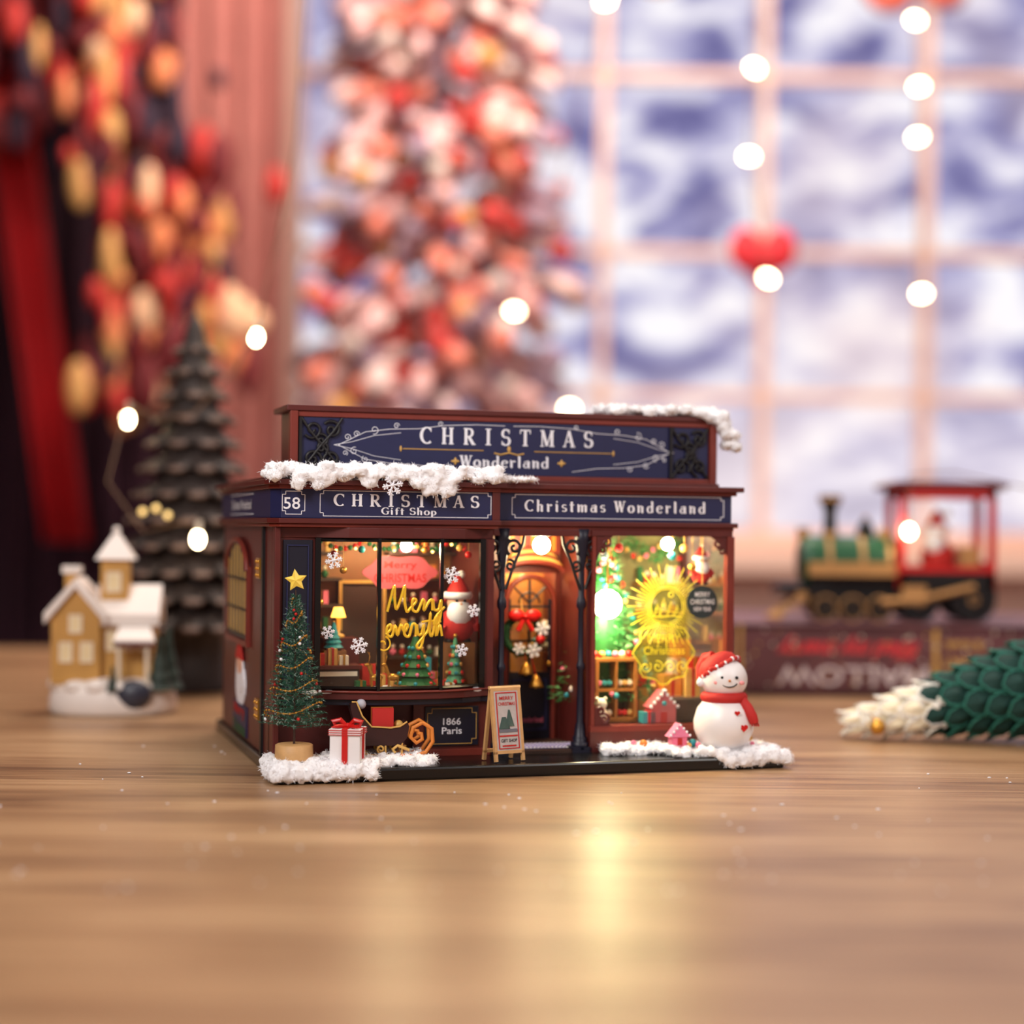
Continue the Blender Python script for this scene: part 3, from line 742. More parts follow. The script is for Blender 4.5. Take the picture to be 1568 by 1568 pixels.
# ------------------------------------------------------------- figures on the platform
def HL(u,v,z,rz=0): return H@Matrix.Translation((u,v,z))@Matrix.Rotation(rz,4,'Z')
cer=mat('snowman_ceramic',(246,244,244),.35,var=.02,sss=.15)
b=B()
b.lathe([(0.02,0),(.075,.002),(.11,.03),(.132,.08),(.134,.12),(.118,.175),(.09,.21),(.06,.23)],(0,0,0),cer,32)
b.sph((0,0,.305),(.103,.098,.095),cer,32,20)
b.tube([(.082*math.cos(t*pi/14),.082*math.sin(t*pi/14),.225) for t in range(28)],.024,redM,10,closed=True)
b.tube([(.07,-.045,.22),(.095,-.075,.185),(.115,-.085,.145),(.125,-.085,.12)],[.022,.024,.024,.02],redM,8)
for k_ in range(4): b.tube([(.113+.008*k_,-.085,.125),(.117+.009*k_,-.087,.105)],.004,redM,5)
b.T=Matrix.Translation((-.018,.02,.345))@Matrix.Rotation(-.5,4,'Y')@Matrix.Rotation(-.3,4,'X')
b.lathe([(.096,0),(.096,.015),(.085,.04),(.06,.06),(.02,.07)],(0,0,0),redM,24)
for i in range(60):
    a=2*pi*i/60; b.sph((.098*math.cos(a),.098*math.sin(a),R(-.004,.004)),R(.008,.012),redM if i%4 else white,6,4)
b.tube([(0,0,.06),(-.03,.02,.075),(-.07,.03,.055),(-.10,.03,.01)],[.03,.028,.02,.012],redM,8)
b.T=Matrix.Identity(4)
b.sph((-.105,-.02,.29),.02,white,10,8)
for sx in(-1,1):
    b.sph((.012+sx*.032,-.091,.318),.0075,blk,8,6)
    b.sph((.012+sx*.056,-.083,.295),(.012,.006,.009),mat('cheek',(245,160,160),.5),8,6)
b.tube([(.012+.036*math.cos(t),-.095+.004*abs(math.cos(t)),.30+.024*math.sin(t)) for t in [pi+.3+ i*(pi-.6)/8 for i in range(9)]],.0028,blk,5)
b.sph((.012,-.099,.305),(.006,.01,.006),orange,8,6)
def heart(b,cx,y,cz,s,mt,th=.006):
    pts=[]
    for i in range(24):
        t=2*pi*i/24; pts.append((cx+s*.0625*16*math.sin(t)**3,cz+s*.0625*(13*math.cos(t)-5*math.cos(2*t)-2*math.cos(3*t)-math.cos(4*t))))
    b.plate(pts,y,y+th,mt)
heart(b,.075,-.117,.10,.018,red,.03); heart(b,.045,-.122,.165,.012,red,.03)
snowman=b.done('snowman_figurine',M=HL(2.005,.11,.085,-A))
b=B()
nd1=mat('needle_green',(34,88,66),.6,var=.35); nd2=mat('needle_frost',(170,200,188),.7); 
for i in range(230):
    t=i/230; z=.08+.55*t; a=i*2.39996; L=.13*(1-t)**.85+.012
    d=Vector((math.cos(a),math.sin(a),.12)).normalized(); p0=Vector((0,0,z))
    b.tube([p0,p0+d*L],[.0022,.001],nd1,3)
    for k_ in range(int(16+L*230)):
        s=R(.15,1.02); p=p0+d*L*s; q=(d*R(.2,.9)+Vector((R(-1,1),R(-1,1),R(-1,1)))).normalized()
        n=q.cross(Vector((R(-1,1),R(-1,1),R(-1,1)))).normalized()*.0014; l=R(.012,.02)
        b.add([p-n,p+n,p+q*l],[(0,1,2)],nd2 if random.random()<.16 else nd1)
b.cyl((0,0,-.02),(0,0,.65),.006,.003,dark,6)
b.lathe([(.078,0),(.08,.01),(.078,.062),(.07,.066)],(0,0,-.05),tan,24)
pts=[]
for i in range(160):
    t=i/160; rr=.118*(1-t)+.012; a=2*pi*5.5*t+1; pts.append((rr*math.cos(a),rr*math.sin(a),.11+.5*t-.012*math.sin(a*3)))
for i,p in enumerate(pts): b.sph(p,.0045,gold,5,4)
b.tube(pts,.0014,gold,4)
for i in range(26):
    t=R(.02,.9); rr=.125*(1-t)+.01; a=R(0,2*pi); b.sph((rr*math.cos(a),rr*math.sin(a),.1+.52*t),.0065,random.choice([red,white,red,gold]),8,6)
sp=[]
for i in range(10):
    rr=.048 if i%2==0 else .024; a=pi/2+i*pi/5+.12; sp.append((rr*math.cos(a),.69+rr*math.sin(a)))
ys=mat('star_yellow',(240,205,80),.4,emit=.15,ec=(250,210,90))
vs=[(x,0,z) for x,z in sp]+[(0,-.014,.69),(0,.014,.69)]
b.add(vs,[(i,(i+1)%10,10) for i in range(10)]+[((i+1)%10,i,11) for i in range(10)],ys)
b.done('miniature_christmas_tree',M=HL(.085,.12,.135,-A))
b=B()
gw=mat('gift_white',(238,235,235),.5,var=.03)
b.box(-.062,.062,-.062,.062,0,.115,gw); b.box(-.066,.066,-.066,.066,.115,.142,gw)
b.box(-.012,.012,-.068,.068,0,.145,red)
b.box(-.068,.068,-.012,.012,0,.145,red)
for k_ in range(3): b.box(-.069,.069,-.069,.069,.118+.009*k_,.121+.009*k_,redM)
for s2 in(-1,1):
    b.tube([(0,0,.145),(s2*.03,-.01,.175),(s2*.06,-.012,.168),(s2*.05,-.01,.148),(0,0,.145)],[.008,.011,.012,.01,.006],red,6)
    b.tube([(0,0,.147),(s2*.03,-.035,.152),(s2*.05,-.062,.150)],[.008,.009,.004],red,6)
b.sph((0,0,.15),.013,red,8,6)
b.done('gift_box',M=HL(.295,.05,.078,-A-.1),bevel=.002)
b=B()
sl=mat('sleigh_brown',(52,24,24),.4)
for y in(-.05,.05):
    b.tube([(-.13,y,.02),(-.05,y,.006),(.10,y,.006)],.008,goldP,7)
    yo=y if y>0 else y-.008
    b.tube([(.06,yo,.008),(.12,yo,.004),(.17,yo,.02),(.20,yo,.065),(.195,yo,.12),(.155,yo,.145),(.115,yo,.125),(.105,yo,.085),(.13,yo,.06),(.155,yo,.075),(.15,yo,.10),(.135,yo,.10)],.009,orange,7)
    b.tube([(.10,yo,.03),(.05,yo,.05),(.03,yo,.035),(.04,yo,.02)],.007,goldP,7)
    b.tube([(-.13,y,.02),(-.15,y,.04),(-.14,y,.06)],.008,goldP,7)
    for x in(-.09,0,.07): b.cyl((x,y,.008),(x,y,.06),.005,.005,goldP,6)
    b.tube([(q[0],y-.006,q[2]) for q in spiral(-.02,.035,.004,.018,3,1.3,y)],.005,goldP,6)
prof=[(-.15,.21),(-.145,.235),(-.125,.24),(-.10,.18),(-.06,.13),(.02,.125),(.06,.13),(.09,.15),(.10,.13),(.09,.08),(.06,.05),(-.08,.05),(-.12,.10)]
for y0,y1 in((-.055,-.045),(.045,.055)): b.prism([(x,y0,z) for x,z in prof],(0,y1-y0,0),sl)
b.box(-.10,.08,-.05,.05,.05,.065,sl); b.prism([(-.15,-.05,.22),(-.12,-.05,.23),(-.07,-.05,.07),(-.09,-.05,.06)],(0,.1,0),sl)
b.box(-.055,.035,-.035,.035,.065,.205,redM); b.box(-.057,.037,-.004,.004,.10,.208,gold); b.sph((-.1,0,.22),.022,mat('sack_grey',(190,190,200),.7),10,8); b.sph((.06,0,.13),.022,goldP,10,8)
b.tube([(x,-.057,z) for x,z in((-.145,.235),(-.125,.235),(-.10,.175),(-.06,.13),(.02,.125),(.06,.13),(.09,.15))],.004,goldP,5)
b.done('toy_sleigh',M=HL(.485,.21,.078,-.1))
b=B()
th=math.radians(9)
for sgn in(-1,1):
    b.T=Matrix.Translation((0,0,.31))@Matrix.Rotation(sgn*th,4,'X')
    fr(b,-.075,.075,-.28,0,-.007,.007,.014,tan)
    for x in(-.068,.068): b.box(x-.007,x+.007,-.007,.007,-.312,-.27,tan)
b.T=Matrix.Translation((0,0,.31))@Matrix.Rotation(-th,4,'X')
b.box(-.062,.062,-.006,.004,-.268,-.012,mat('easel_board',(190,184,180),.6,var=.25,scale=40))
yy=-.0075
fr(b,-.052,.052,-.26,-.02,yy-.001,yy+.001,.004,redM)
for i,(s,w) in enumerate((('MERRY',.07),('CHRISTMAS',.085))): text(b,s,0,yy-.001,-.045-.024*i,w,.015,redM,off=.01)
b.lathe([(.022,0),(.004,.07)],(0.01,yy,-.165),mat('easel_tree',(50,72,66),.7),8,sy=.1); b.lathe([(.028,0),(.01,.05)],(-.018,yy,-.175),MC['easel_tree'],8,sy=.1)
b.box(-.045,.045,yy-.001,yy,-.19,-.176,mat('easel_grey',(110,110,120),.6)); b.box(-.045,.045,yy-.001,yy,-.208,-.202,redM)
text(b,'GIFT SHOP',0,yy-.001,-.225,.08,.014,navyD,off=.01); b.box(-.035,.035,yy-.001,yy,-.25,-.244,redM)
b.T=Matrix.Identity(4)
b.cyl((-.078,0,.312),(.078,0,.312),.008,.008,tan,8)
b.done('easel_sign',M=HL(.985,.11,.058,.28),bevel=.001)
b=B()
for (u,v,z,r,m) in((1.66,.20,.10,.018,orange),(1.62,.22,.10,.014,pink),(1.87,.14,.105,.018,teal),(1.88,.10,.10,.014,pink),(1.84,.11,.10,.012,gold),(2.17,.20,.11,.017,gold),(2.14,.10,.10,.01,pink)):
    b.sph((u,v,z),r,m,12,8)
b.box(1.765,1.835,.12,.17,.09,.14,pink); b.prism([(1.75,.115,.135),(1.85,.115,.135),(1.80,.115,.195)],(0,.06,0),mat('candy_roof',(235,130,165),.5))
for k_ in range(7): b.sph((1.755+.015*k_,.112,.143+.015*(3-abs(k_-3))),.006,white,6,4)
b.box(1.79,1.81,.116,.12,.10,.13,redM)
C(b,'candy_decorations')

# ------------------------------------------------------------- table
tabM=wood('oak_table',[(.22,(96,70,50)),(.40,(138,104,74)),(.54,(164,128,92)),(.80,(194,160,122))],(.22,1.9,1),1.4,.38,.04)
b=B(); b.box(-7,8,1.2,14.5,-.35,0,tabM)
for x in(-6.4,7.0):
    for y in(1.8,13.6): b.box(x,x+.5,y,y+.5,-7.5,-.35,tabM)
b.done('table',bevel=.03)
b=B()
for i in range(90):
    x=R(-1.9,2.3); y=R(4.9,8.2)
    if -1.1<x<1.6 and y>6.9: y=R(5.0,6.6)
    b.sph((x,y,.003),(R(.003,.010),R(.003,.009),.003),white,6,4)
b.done('scattered_snow_flakes')

# ------------------------------------------------------------- ceramic village house
b=B()
wy=mat('village_wall',(200,150,76),.5,var=.25,scale=8); roofW=mat('village_roof_snow',(240,230,222),.6,var=.04,sss=.1)
winL=mat('village_window',(240,218,170),.5); dg=mat('dark_fir',(35,50,40),.6); maroon=mat('maroon_roof',(95,35,40),.5)
b.lathe([(.33,0),(.35,.03),(.345,.1),(.31,.17),(.2,.2)],(0,0,0),roofW,28,sy=.8)
def gable(x0,x1,y0,y1,z0,z1,zr,axis='y',ov=.035):
    b.box(x0,x1,y0,y1,z0,z1,wy)
    if axis=='y':
        xm=(x0+x1)/2; b.prism([(x0,y0,z1),(x1,y0,z1),(xm,y0,zr)],(0,y1-y0,0),wy)
        for s2,xe in((-1,x0-ov),(1,x1+ov)):
            b.prism([(xm,y0-ov,zr+.05),(xm,y0-ov,zr),(xe,y0-ov,z1-.03),(xe,y0-ov,z1+.03)],(0,y1-y0+2*ov,0),roofW)
    else:
        ym=(y0+y1)/2
        b.prism([(x0,y0,z1),(x0,y1,z1),(x0,ym,zr)],(x1-x0,0,0),wy)
        for ye in(y0-ov,y1+ov):
            b.prism([(x0-ov,ym,zr+.05),(x0-ov,ym,zr),(x0-ov,ye,z1-.03),(x0-ov,ye,z1+.03)],(x1-x0+2*ov,0,0),roofW)
gable(-.32,-.06,-.16,.18,.17,.53,.70,'y')
gable(-.06,.22,-.10,.20,.17,.52,.66,'x')
b.box(-.07,.08,-.05,.10,.5,.86,wy)
b.add([(-.10,-.08,.85),(.11,-.08,.85),(.11,.13,.85),(-.10,.13,.85),(.005,.025,1.02)],[(0,1,4),(1,2,4),(2,3,4),(3,0,4),(3,2,1,0)],roofW)
b.sph((.005,.025,1.01),.022,roofW,8,6)
b.box(-.27,-.2,.0,.07,.6,.78,wy); b.box(-.285,-.185,-.015,.085,.77,.81,roofW)
for (x,z,w,h,y) in((-.24,.30,.05,.09,-.165),(-.13,.30,.05,.09,-.165),(-.19,.46,.05,.08,-.165),(.0,.36,.04,.09,-.105),(.09,.36,.04,.09,-.105),(.17,.36,.04,.09,-.105),(.0,.68,.06,.09,-.055)):
    b.box(x-w/2,x+w/2,y,y+.01,z,z+h,winL); fr(b,x-w/2-.01,x+w/2+.01,z-.01,z+h+.01,y-.004,y+.006,.01,cream)
b.prism([(.02,-.24,.38),(.24,-.24,.38),(.20,-.1,.47),(.05,-.1,.47)],(0,0,.025),maroon); b.prism([(.02,-.24,.405),(.24,-.24,.405),(.20,-.1,.495),(.05,-.1,.495)],(0,0,.012),roofW)
for x in(.05,.2): b.cyl((x,-.22,.17),(x,-.22,.39),.012,.012,cream,8)
for (x,y,h) in((.26,-.16,.3),(.30,-.05,.34),(.02,-.25,.14)):
    for k_ in range(4): b.lathe([(h*.26*(1-k_*.22),0),(h*.05,h*.38)],(x,y,.14+k_*h*.2),dg,10,False)
for i in range(14):
    a=2*pi*i/14; b.sph((.29*math.cos(a),.22*math.sin(a),.16),(.07,.06,R(.03,.05)),roofW,8,6)
b.sph((.13,-.24,.12),(.1,.05,.08),mat('slate',(50,52,66),.4),10,8)
b.done('ceramic_village_house',M=Matrix.Translation((-2.2,9.6,0))@Matrix.Rotation(.12,4,'Z'))

# ------------------------------------------------------------- carved wooden tree
b=B()
wd=mat('carved_dark_wood',(54,43,39),.6,var=.45,scale=9,bump=.3); wl=mat('carved_tip',(118,96,86),.6,var=.3)
n=12
b.lathe([(.27,0),(.27,.03),(.23,.06),(.21,.4),(.26,.5)],(0,0,0),wd,18)
for i in range(n):
    t=i/n; z=.45+1.82*(1-(1-t)**1.08); rr=.48*(1-t)**.85+.04; hh=.20
    b.lathe([(rr*.5,-.03),(rr*.86,0),(rr*.55,hh*.75),(rr*.3,hh)],(0,0,z),wd,18,False)
    m=max(7,int(18*(1-t)**.7))
    for j in range(m):
        a=2*pi*(j+.5*(i%2))/m
        b.T=Matrix.Translation((0,0,z))@Matrix.Rotation(a,4,'Z')@Matrix.Translation((rr*.86,0,.0))@Matrix.Rotation(.55,4,'Y')
        b.sph((0,0,0),(rr*.2+.02,pi*rr/m*.95,.035),wd,8,6,False); b.sph((rr*.15+.02,0,.014),(.024,pi*rr/m*.75,.02),wl,6,4)
    b.T=Matrix.Identity(4)
b.lathe([(.05,0),(.035,.06),(.004,.16)],(0,0,2.24),wd,10)
b.done('carved_wooden_tree',M=Matrix.Translation((-2.02,10.95,0)))

# ------------------------------------------------------------- book + train
bookM=mat('book_cover',(104,62,68),.5,var=.6,scale=3,bump=.03); page=mat('book_pages',(215,185,150),.8)
b=B()
b.box(0,3.0,0,1.9,0,.04,bookM); b.box(0,3.0,0,1.9,.41,.45,bookM); b.box(0,3.0,0,.05,.0,.45,bookM)
b.box(.04,2.95,.05,1.86,.04,.41,page)
for x in(.03,2.9): b.box(x,x+.02,-.004,0,.0,.45,goldP)
text(b,'MALLOW',.75,-.006,.13,.95,.12,mat('book_grey',(235,222,226),.5),off=.01,flip=True)
text(b,'filled my merry',.72,-.006,.31,.9,.14,mat('book_red',(225,60,70),.5),off=.03,shear=.4,flip=True)
text(b,'MERRY',1.45,-.006,.22,.28,.07,goldP,off=.02,flip=True); text(b,'& book',1.45,-.006,.33,.24,.06,goldP,off=.02,flip=True)
b.box(1.26,1.29,-.005,0,.02,.43,goldP)
for i in range(160): b.sph((R(.05,2.9),-.002,R(.03,.42)),R(.004,.012),random.choice([goldP,cream]),5,4)
b.done('thick_book',M=Matrix.Translation((1.42,11.0,0))@Matrix.Rotation(-.02,4,'Z'),bevel=.012)

tg=mat('train_green',(20,85,50),.35); tr=mat('train_red',(205,35,35),.35); tb=mat('train_black',(14,14,18),.35); bra=mat('train_brass',(205,155,98),.35,metal=.3)
b=B()
b.box(.32,1.5,-.16,.16,.13,.22,tb); b.box(.05,.40,-.17,.17,.17,.24,tb)
b.cyl((.27,0,.40),(.85,0,.40),.165,.165,tg,24)
b.cyl((.22,0,.40),(.28,0,.40),.15,.175,tg,24); b.cyl((.205,0,.40),(.225,0,.40),.10,.10,tb,16)
for x in(.38,.60,.78): b.cyl((x,0,.40),(x+.03,0,.40),.171,.171,bra,24)
b.box(.25,.85,-.18,-.16,.30,.39,bra); b.box(.25,.85,.16,.18,.30,.39,bra)
b.cyl((.27,0,.30),(.85,0,.30),.15,.15,tb,20)
b.lathe([(.05,0),(.045,.05),(.04,.2),(.075,.27),(.08,.30),(.06,.31)],(.42,0,.53),tb,18); b.lathe([(.055,0),(.055,.03)],(.42,0,.56),bra,18); b.lathe([(.08,0),(.082,.02)],(.42,0,.80),bra,18)
b.lathe([(.06,0),(.06,.05),(.045,.09),(.01,.14)],(.66,0,.55),tb,14); b.cyl((.66,0,.66),(.66,0,.70),.012,.02,bra,8)
b.lathe([(.05,0),(.05,.03),(.02,.07)],(.78,0,.55),bra,14)
b.cyl((.24,0,.54),(.24,0,.62),.035,.04,bra,12); b.box(.2,.28,-.03,.03,.54,.58,orange)
for x in(.86,1.46):
    for y in(-.19,.19): b.box(x-.025,x+.025,y-.02,y+.02,.22,.88,tr)
for y in(-.19,.19):
    b.box(.84,1.48,y-.02,y+.02,.22,.34,tb); b.box(.84,1.48,y-.022,y+.022,.33,.37,tr); b.box(.84,1.48,y-.02,y+.02,.82,.88,tr)
b.box(.84,.88,-.19,.19,.22,.5,tr); b.box(1.44,1.48,-.19,.19,.22,.40,tr)
b.prism([(.78,-.24,.88),(1.54,-.24,.88),(1.56,-.24,.905),(1.50,-.24,.93),(.82,-.24,.93),(.76,-.24,.905)],(0,.48,0),mat('train_roof',(110,28,32),.4))
b.box(.84,1.48,-.18,.18,.2,.24,tb)
b.sph((1.15,0,.42),(.12,.1,.13),redM,12,8); b.sph((1.13,-.02,.57),.075,skin,12,8); b.sph((1.11,-.06,.53),(.07,.05,.08),white,10,8)
b.lathe([(.085,0),(.06,.05),(.015,.14)],(1.14,0,.61),redM,12); b.sph((1.2,-.02,.72),.03,white,8,6); b.lathe([(.09,0),(.095,.02),(.09,.04)],(1.14,0,.60),white,12)
b.box(1.28,1.40,-.1,.1,.24,.5,bra)
def wheel(x,r):
    for y in(-.20,.17):
        b.cyl((x,y,r),(x,y+.03,r),r,r,tb,24); b.cyl((x,y-.004,r),(x,y,r),r*.25,r*.25,bra,12)
        for k_ in range(6):
            a=k_*pi/3; b.tube([(x,y-.004,r),(x+r*.85*math.cos(a),y-.004,r+r*.85*math.sin(a))],.006,tb,4)
        b.tube([(x+r*.93*math.cos(t*pi/12),y-.002,r+r*.93*math.sin(t*pi/12)) for t in range(24)],.006,bra if r<.1 else tb,5,closed=True)
    b.cyl((x,-.18,r),(x,.18,r),.02,.02,tb,8)
for x,r in((.36,.085),(.54,.085),(.72,.085),(.98,.13),(1.34,.15)): wheel(x,r)
b.tube([(.72,-.225,.13),(.98,-.225,.15),(1.34,-.225,.24)],.022,bra,6); b.box(.86,1.02,-.24,-.21,.12,.24,bra)
for i in range(9):
    y=-.16+.04*i; b.tube([(.20,y,.16),(.0+abs(y)*.35,y*.9,.015)],.010,bra,5)
b.tube([(.07,-.15,.015),(.0,0,.015),(.07,.15,.015)],.012,bra,5); b.box(.17,.24,-.18,.18,.13,.19,bra)
b.done('toy_train',M=Matrix.Translation((1.72,11.65,.452)))

# ------------------------------------------------------------- felt tree lying
b=B()
fg=mat('felt_green',(8,56,50),.8,var=.35,scale=14); fg2=mat('felt_green_light',(38,112,98),.8); fw=mat('felt_cream',(238,228,200),.85,var=.1,bump=.3); fw2=mat('felt_white',(250,246,236),.85)
Lc=1.5; Rb=.32; n=15
def rad(t): return .03+Rb*t
for i in range(n):
    t=(i+.4)/n; x=Lc*t; rr=rad(t); wt=t<.27; mt=fw if wt else fg
    m=max(5,int(5+9*t))
    for j in range(m):
        a=2*pi*(j+.5*(i%2))/m
        w=pi*rr/m*1.12
        b.T=Matrix.Rotation(a,4,'X')@Matrix.Translation((x,0,rr*.95))@Matrix.Rotation(math.radians(-14),4,'Y')
        b.add([(-.085,0,.05),(-.055,-w*.7,.03),(.0,-w,-.01),(.09,-w*.8,-.05),(.09,w*.8,-.05),(.0,w,-.01),(-.055,w*.7,.03),(0,0,.03)],[(7,0,1),(7,1,2),(7,2,3),(7,3,4),(7,4,5),(7,5,6),(7,6,0)],mt)
        b.tube([(.02,-w,-.016),(-.055,-w*.7,.032),(-.085,0,.052),(-.055,w*.7,.032),(.02,w,-.016)],.0065,fw2 if t<.34 else fg2,5)
b.T=Matrix.Identity(4)
b.tube([(.02,0,0),(Lc*.28,0,0)],[.02,rad(.26)-.005],fw,20); b.tube([(Lc*.28,0,0),(Lc,0,0)],[rad(.26),Rb*.97],fg,24)
for i in range(170):
    t=R(0,.30); a=R(0,2*pi); rr=rad(t)*.98; b.sph((Lc*t,rr*math.cos(a),rr*math.sin(a)),R(.012,.026),fw2,6,4)
b.sph((.12,-.13,-.03),.04,gold,12,8); b.tube([(.12,-.13,0),(.1,-.05,.03)],.005,gold,4)
ang=math.atan2(Rb,Lc)
M=Matrix.Translation((1.72,8.75,.085))@Matrix.Rotation(math.radians(-6),4,'Z')@Matrix.Rotation(-ang,4,'Y')
b.done('felt_christmas_tree',M=M)

# ------------------------------------------------------------- room background
YW=26; ZC=16.5
wallP=mat('wall_peach',(225,180,165),.8,var=.1,scale=1.5); frameM=mat('window_frame_peach',(242,206,186),.6,var=.05)
x0,x1,z0,z1=-3.5,10.6,.75,13.5
b=B(); b.box(-14,x0,YW,YW+.6,-7.5,ZC,wallP); b.box(x1,14,YW,YW+.6,-7.5,ZC,wallP); b.box(x0,x1,YW,YW+.6,-7.5,z0,wallP); b.box(x0,x1,YW,YW+.6,z1,ZC,wallP)
b.done('wall_back')
b=B(); b.box(-14,14,-10,YW,-7.6,-7.5,wood('floor_boards',[(.3,(70,45,35)),(.7,(120,80,60))],(1,.2,1),.5)); b.done('floor')
b=B(); b.box(-14,14,-10,YW,ZC,ZC+.1,mat('ceiling_white',(235,220,210),.9)); b.done('ceiling')
b=B(); b.box(-14.4,-14,-10,YW,-7.5,ZC,mat('wall_maroon',(70,30,35),.8)); b.done('wall_left')
b=B(); b.box(-14,14,YW-.12,YW,-7.5,-6.6,frameM); b.done('baseboard_back')
b=B()
fr(b,x0,x1,z0,z1,YW-.15,YW+.3,.28,frameM)
for x in(-1.02,1.32,3.74,6.17,8.6): 
    b.box(x-.075,x+.075,YW-.1,YW+.2,z0,z1,frameM)
for z in(3.05,5.2,7.85,10.5): b.box(x0,x1,YW-.08,YW+.18,z-.065,z+.065,frameM)
b.box(x0-.3,x1+.3,YW-1.6,YW+.1,z0-.3,z0,frameM); b.box(x0-.3,x1+.3,YW-.2,YW,z0-1.8,z0-.3,frameM)
b.done('window_1')
m=bpy.data.materials.new('snowy_forest'); m.use_nodes=True; nt=m.node_tree; nt.nodes.remove(nt.nodes['Principled BSDF']); out=nt.nodes['Material Output']
tc=nd(nt,'ShaderNodeTexCoord'); mp=nd(nt,'ShaderNodeMapping'); mp.inputs['Scale'].default_value=(.6,1,1.0); mp.inputs['Rotation'].default_value=(0,.45,0)
nt.links.new(tc.outputs['Object'],mp.inputs['Vector'])
n1=nd(nt,'ShaderNodeTexNoise'); n1.inputs['Scale'].default_value=1.15; n1.inputs['Detail'].default_value=3; n1.inputs['Distortion'].default_value=.5
nt.links.new(mp.outputs[0],n1.inputs['Vector'])
r=ramp(nt,[(.36,(108,104,154)),(.45,(154,150,194)),(.52,(208,203,228)),(.61,(252,248,252))]); nt.links.new(n1.outputs['Fac'],r.inputs['Fac'])
n3=nd(nt,'ShaderNodeTexNoise'); n3.inputs['Scale'].default_value=.22; nt.links.new(tc.outputs['Object'],n3.inputs['Vector'])
r3=nd(nt,'ShaderNodeMapRange'); r3.inputs['From Min'].default_value=.48; r3.inputs['From Max'].default_value=.68; r3.inputs['To Max'].default_value=.6; nt.links.new(n3.outputs['Fac'],r3.inputs['Value'])
mw=nd(nt,'ShaderNodeMix',data_type='RGBA'); mw.inputs['B'].default_value=lin((252,230,226)); nt.links.new(r.outputs['Color'],mw.inputs['A']); nt.links.new(r3.outputs[0],mw.inputs['Factor'])
sx_=nd(nt,'ShaderNodeSeparateXYZ'); nt.links.new(tc.outputs['Object'],sx_.inputs[0])
mr=nd(nt,'ShaderNodeMapRange'); mr.inputs['From Min'].default_value=4.6; mr.inputs['From Max'].default_value=2.0; nt.links.new(sx_.outputs['Z'],mr.inputs['Value'])
mx=nd(nt,'ShaderNodeMix',data_type='RGBA'); mx.inputs['B'].default_value=lin((253,240,244)); nt.links.new(mw.outputs['Result'],mx.inputs['A'])
ml=nd(nt,'ShaderNodeMath',operation='MULTIPLY'); ml.inputs[1].default_value=.5; nt.links.new(mr.outputs[0],ml.inputs[0]); nt.links.new(ml.outputs[0],mx.inputs['Factor'])
em=nd(nt,'ShaderNodeEmission'); em.inputs['Strength'].default_value=1.05; nt.links.new(mx.outputs['Result'],em.inputs['Color']); nt.links.new(em.outputs[0],out.inputs['Surface'])
b=B(); b.add([(-14,33,-6),(20,33,-6),(20,33,18),(-14,33,18)],[(0,1,2,3)],m); b.done('snowy_forest_backdrop')
b=B(); b.add([(-14,26.7,-6),(20,26.7,-6),(20,33,-3),(-14,33,-3)],[(0,1,2,3)],snowM); b.done('snowy_ground')

def curtain(name,xa,xb,y,z0,z1,mt,amp=.12,waves=8,lean=0):
    b=B(); n=waves*10; vs=[];fs=[]
    rows=8
    for r_ in range(rows+1):
        z=z0+(z1-z0)*r_/rows
        for i in range(n+1):
            t=i/n; vs.append((xa+(xb-xa)*t+lean*(r_/rows),y+amp*math.sin(t*waves*2*pi+.3*math.sin(r_)),z))
    for r_ in range(rows):
        for i in range(n): a=r_*(n+1)+i; fs.append((a,a+1,a+n+2,a+n+1))
    b.add(vs,fs,mt,True); o=b.done(name); s=o.modifiers.new('s','SOLIDIFY'); s.thickness=.03; return o
curtain('pink_curtain',-5.0,-3.2,24.0,-7.5,ZC,mat('curtain_rose',(192,122,112),.8,var=.15,scale=2),.09,4)
curtain('dark_curtain',-9.5,-4.5,23.3,-7.5,ZC,mat('curtain_maroon',(58,26,42),.85,var=.5,scale=.8),.15,12)
curtain('red_drape',-5.85,-5.3,21.7,.8,ZC,mat('drape_red',(205,24,32),.7,var=.3,scale=1.5),.14,2,-2.3)

b=B()
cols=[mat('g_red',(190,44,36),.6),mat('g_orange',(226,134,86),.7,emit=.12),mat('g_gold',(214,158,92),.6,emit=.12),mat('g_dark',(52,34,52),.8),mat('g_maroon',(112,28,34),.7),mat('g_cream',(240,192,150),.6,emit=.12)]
for i in range(520):
    t=R(0,1); z=2.4+7.4*t; cx=-4.5+.35*math.sin(t*7); 
    c=random.choices([0,1,2,3,4,5],[4,3.2,1.8,3,5,1.0])[0]
    b.sph((cx+random.gauss(0,.42),20.5+R(-.4,.4),z),(R(.07,.17),.12,R(.12,.38)),cols[c],8,6)
for i in range(150):
    b.sph((R(-6.4,-4.2),20.9+R(-.3,.3),R(5.6,9.4)),(R(.1,.2),.15,R(.2,.5)),cols[random.choices([0,3,4],[2.8,4,6])[0]],8,6)
b.tube([(-4.5,20.5,2.4),(-4.4,20.5,6),(-4.5,20.5,9.8),(-4.5,20.5,ZC)],.06,cols[3],6)
b.done('christmas_garland')

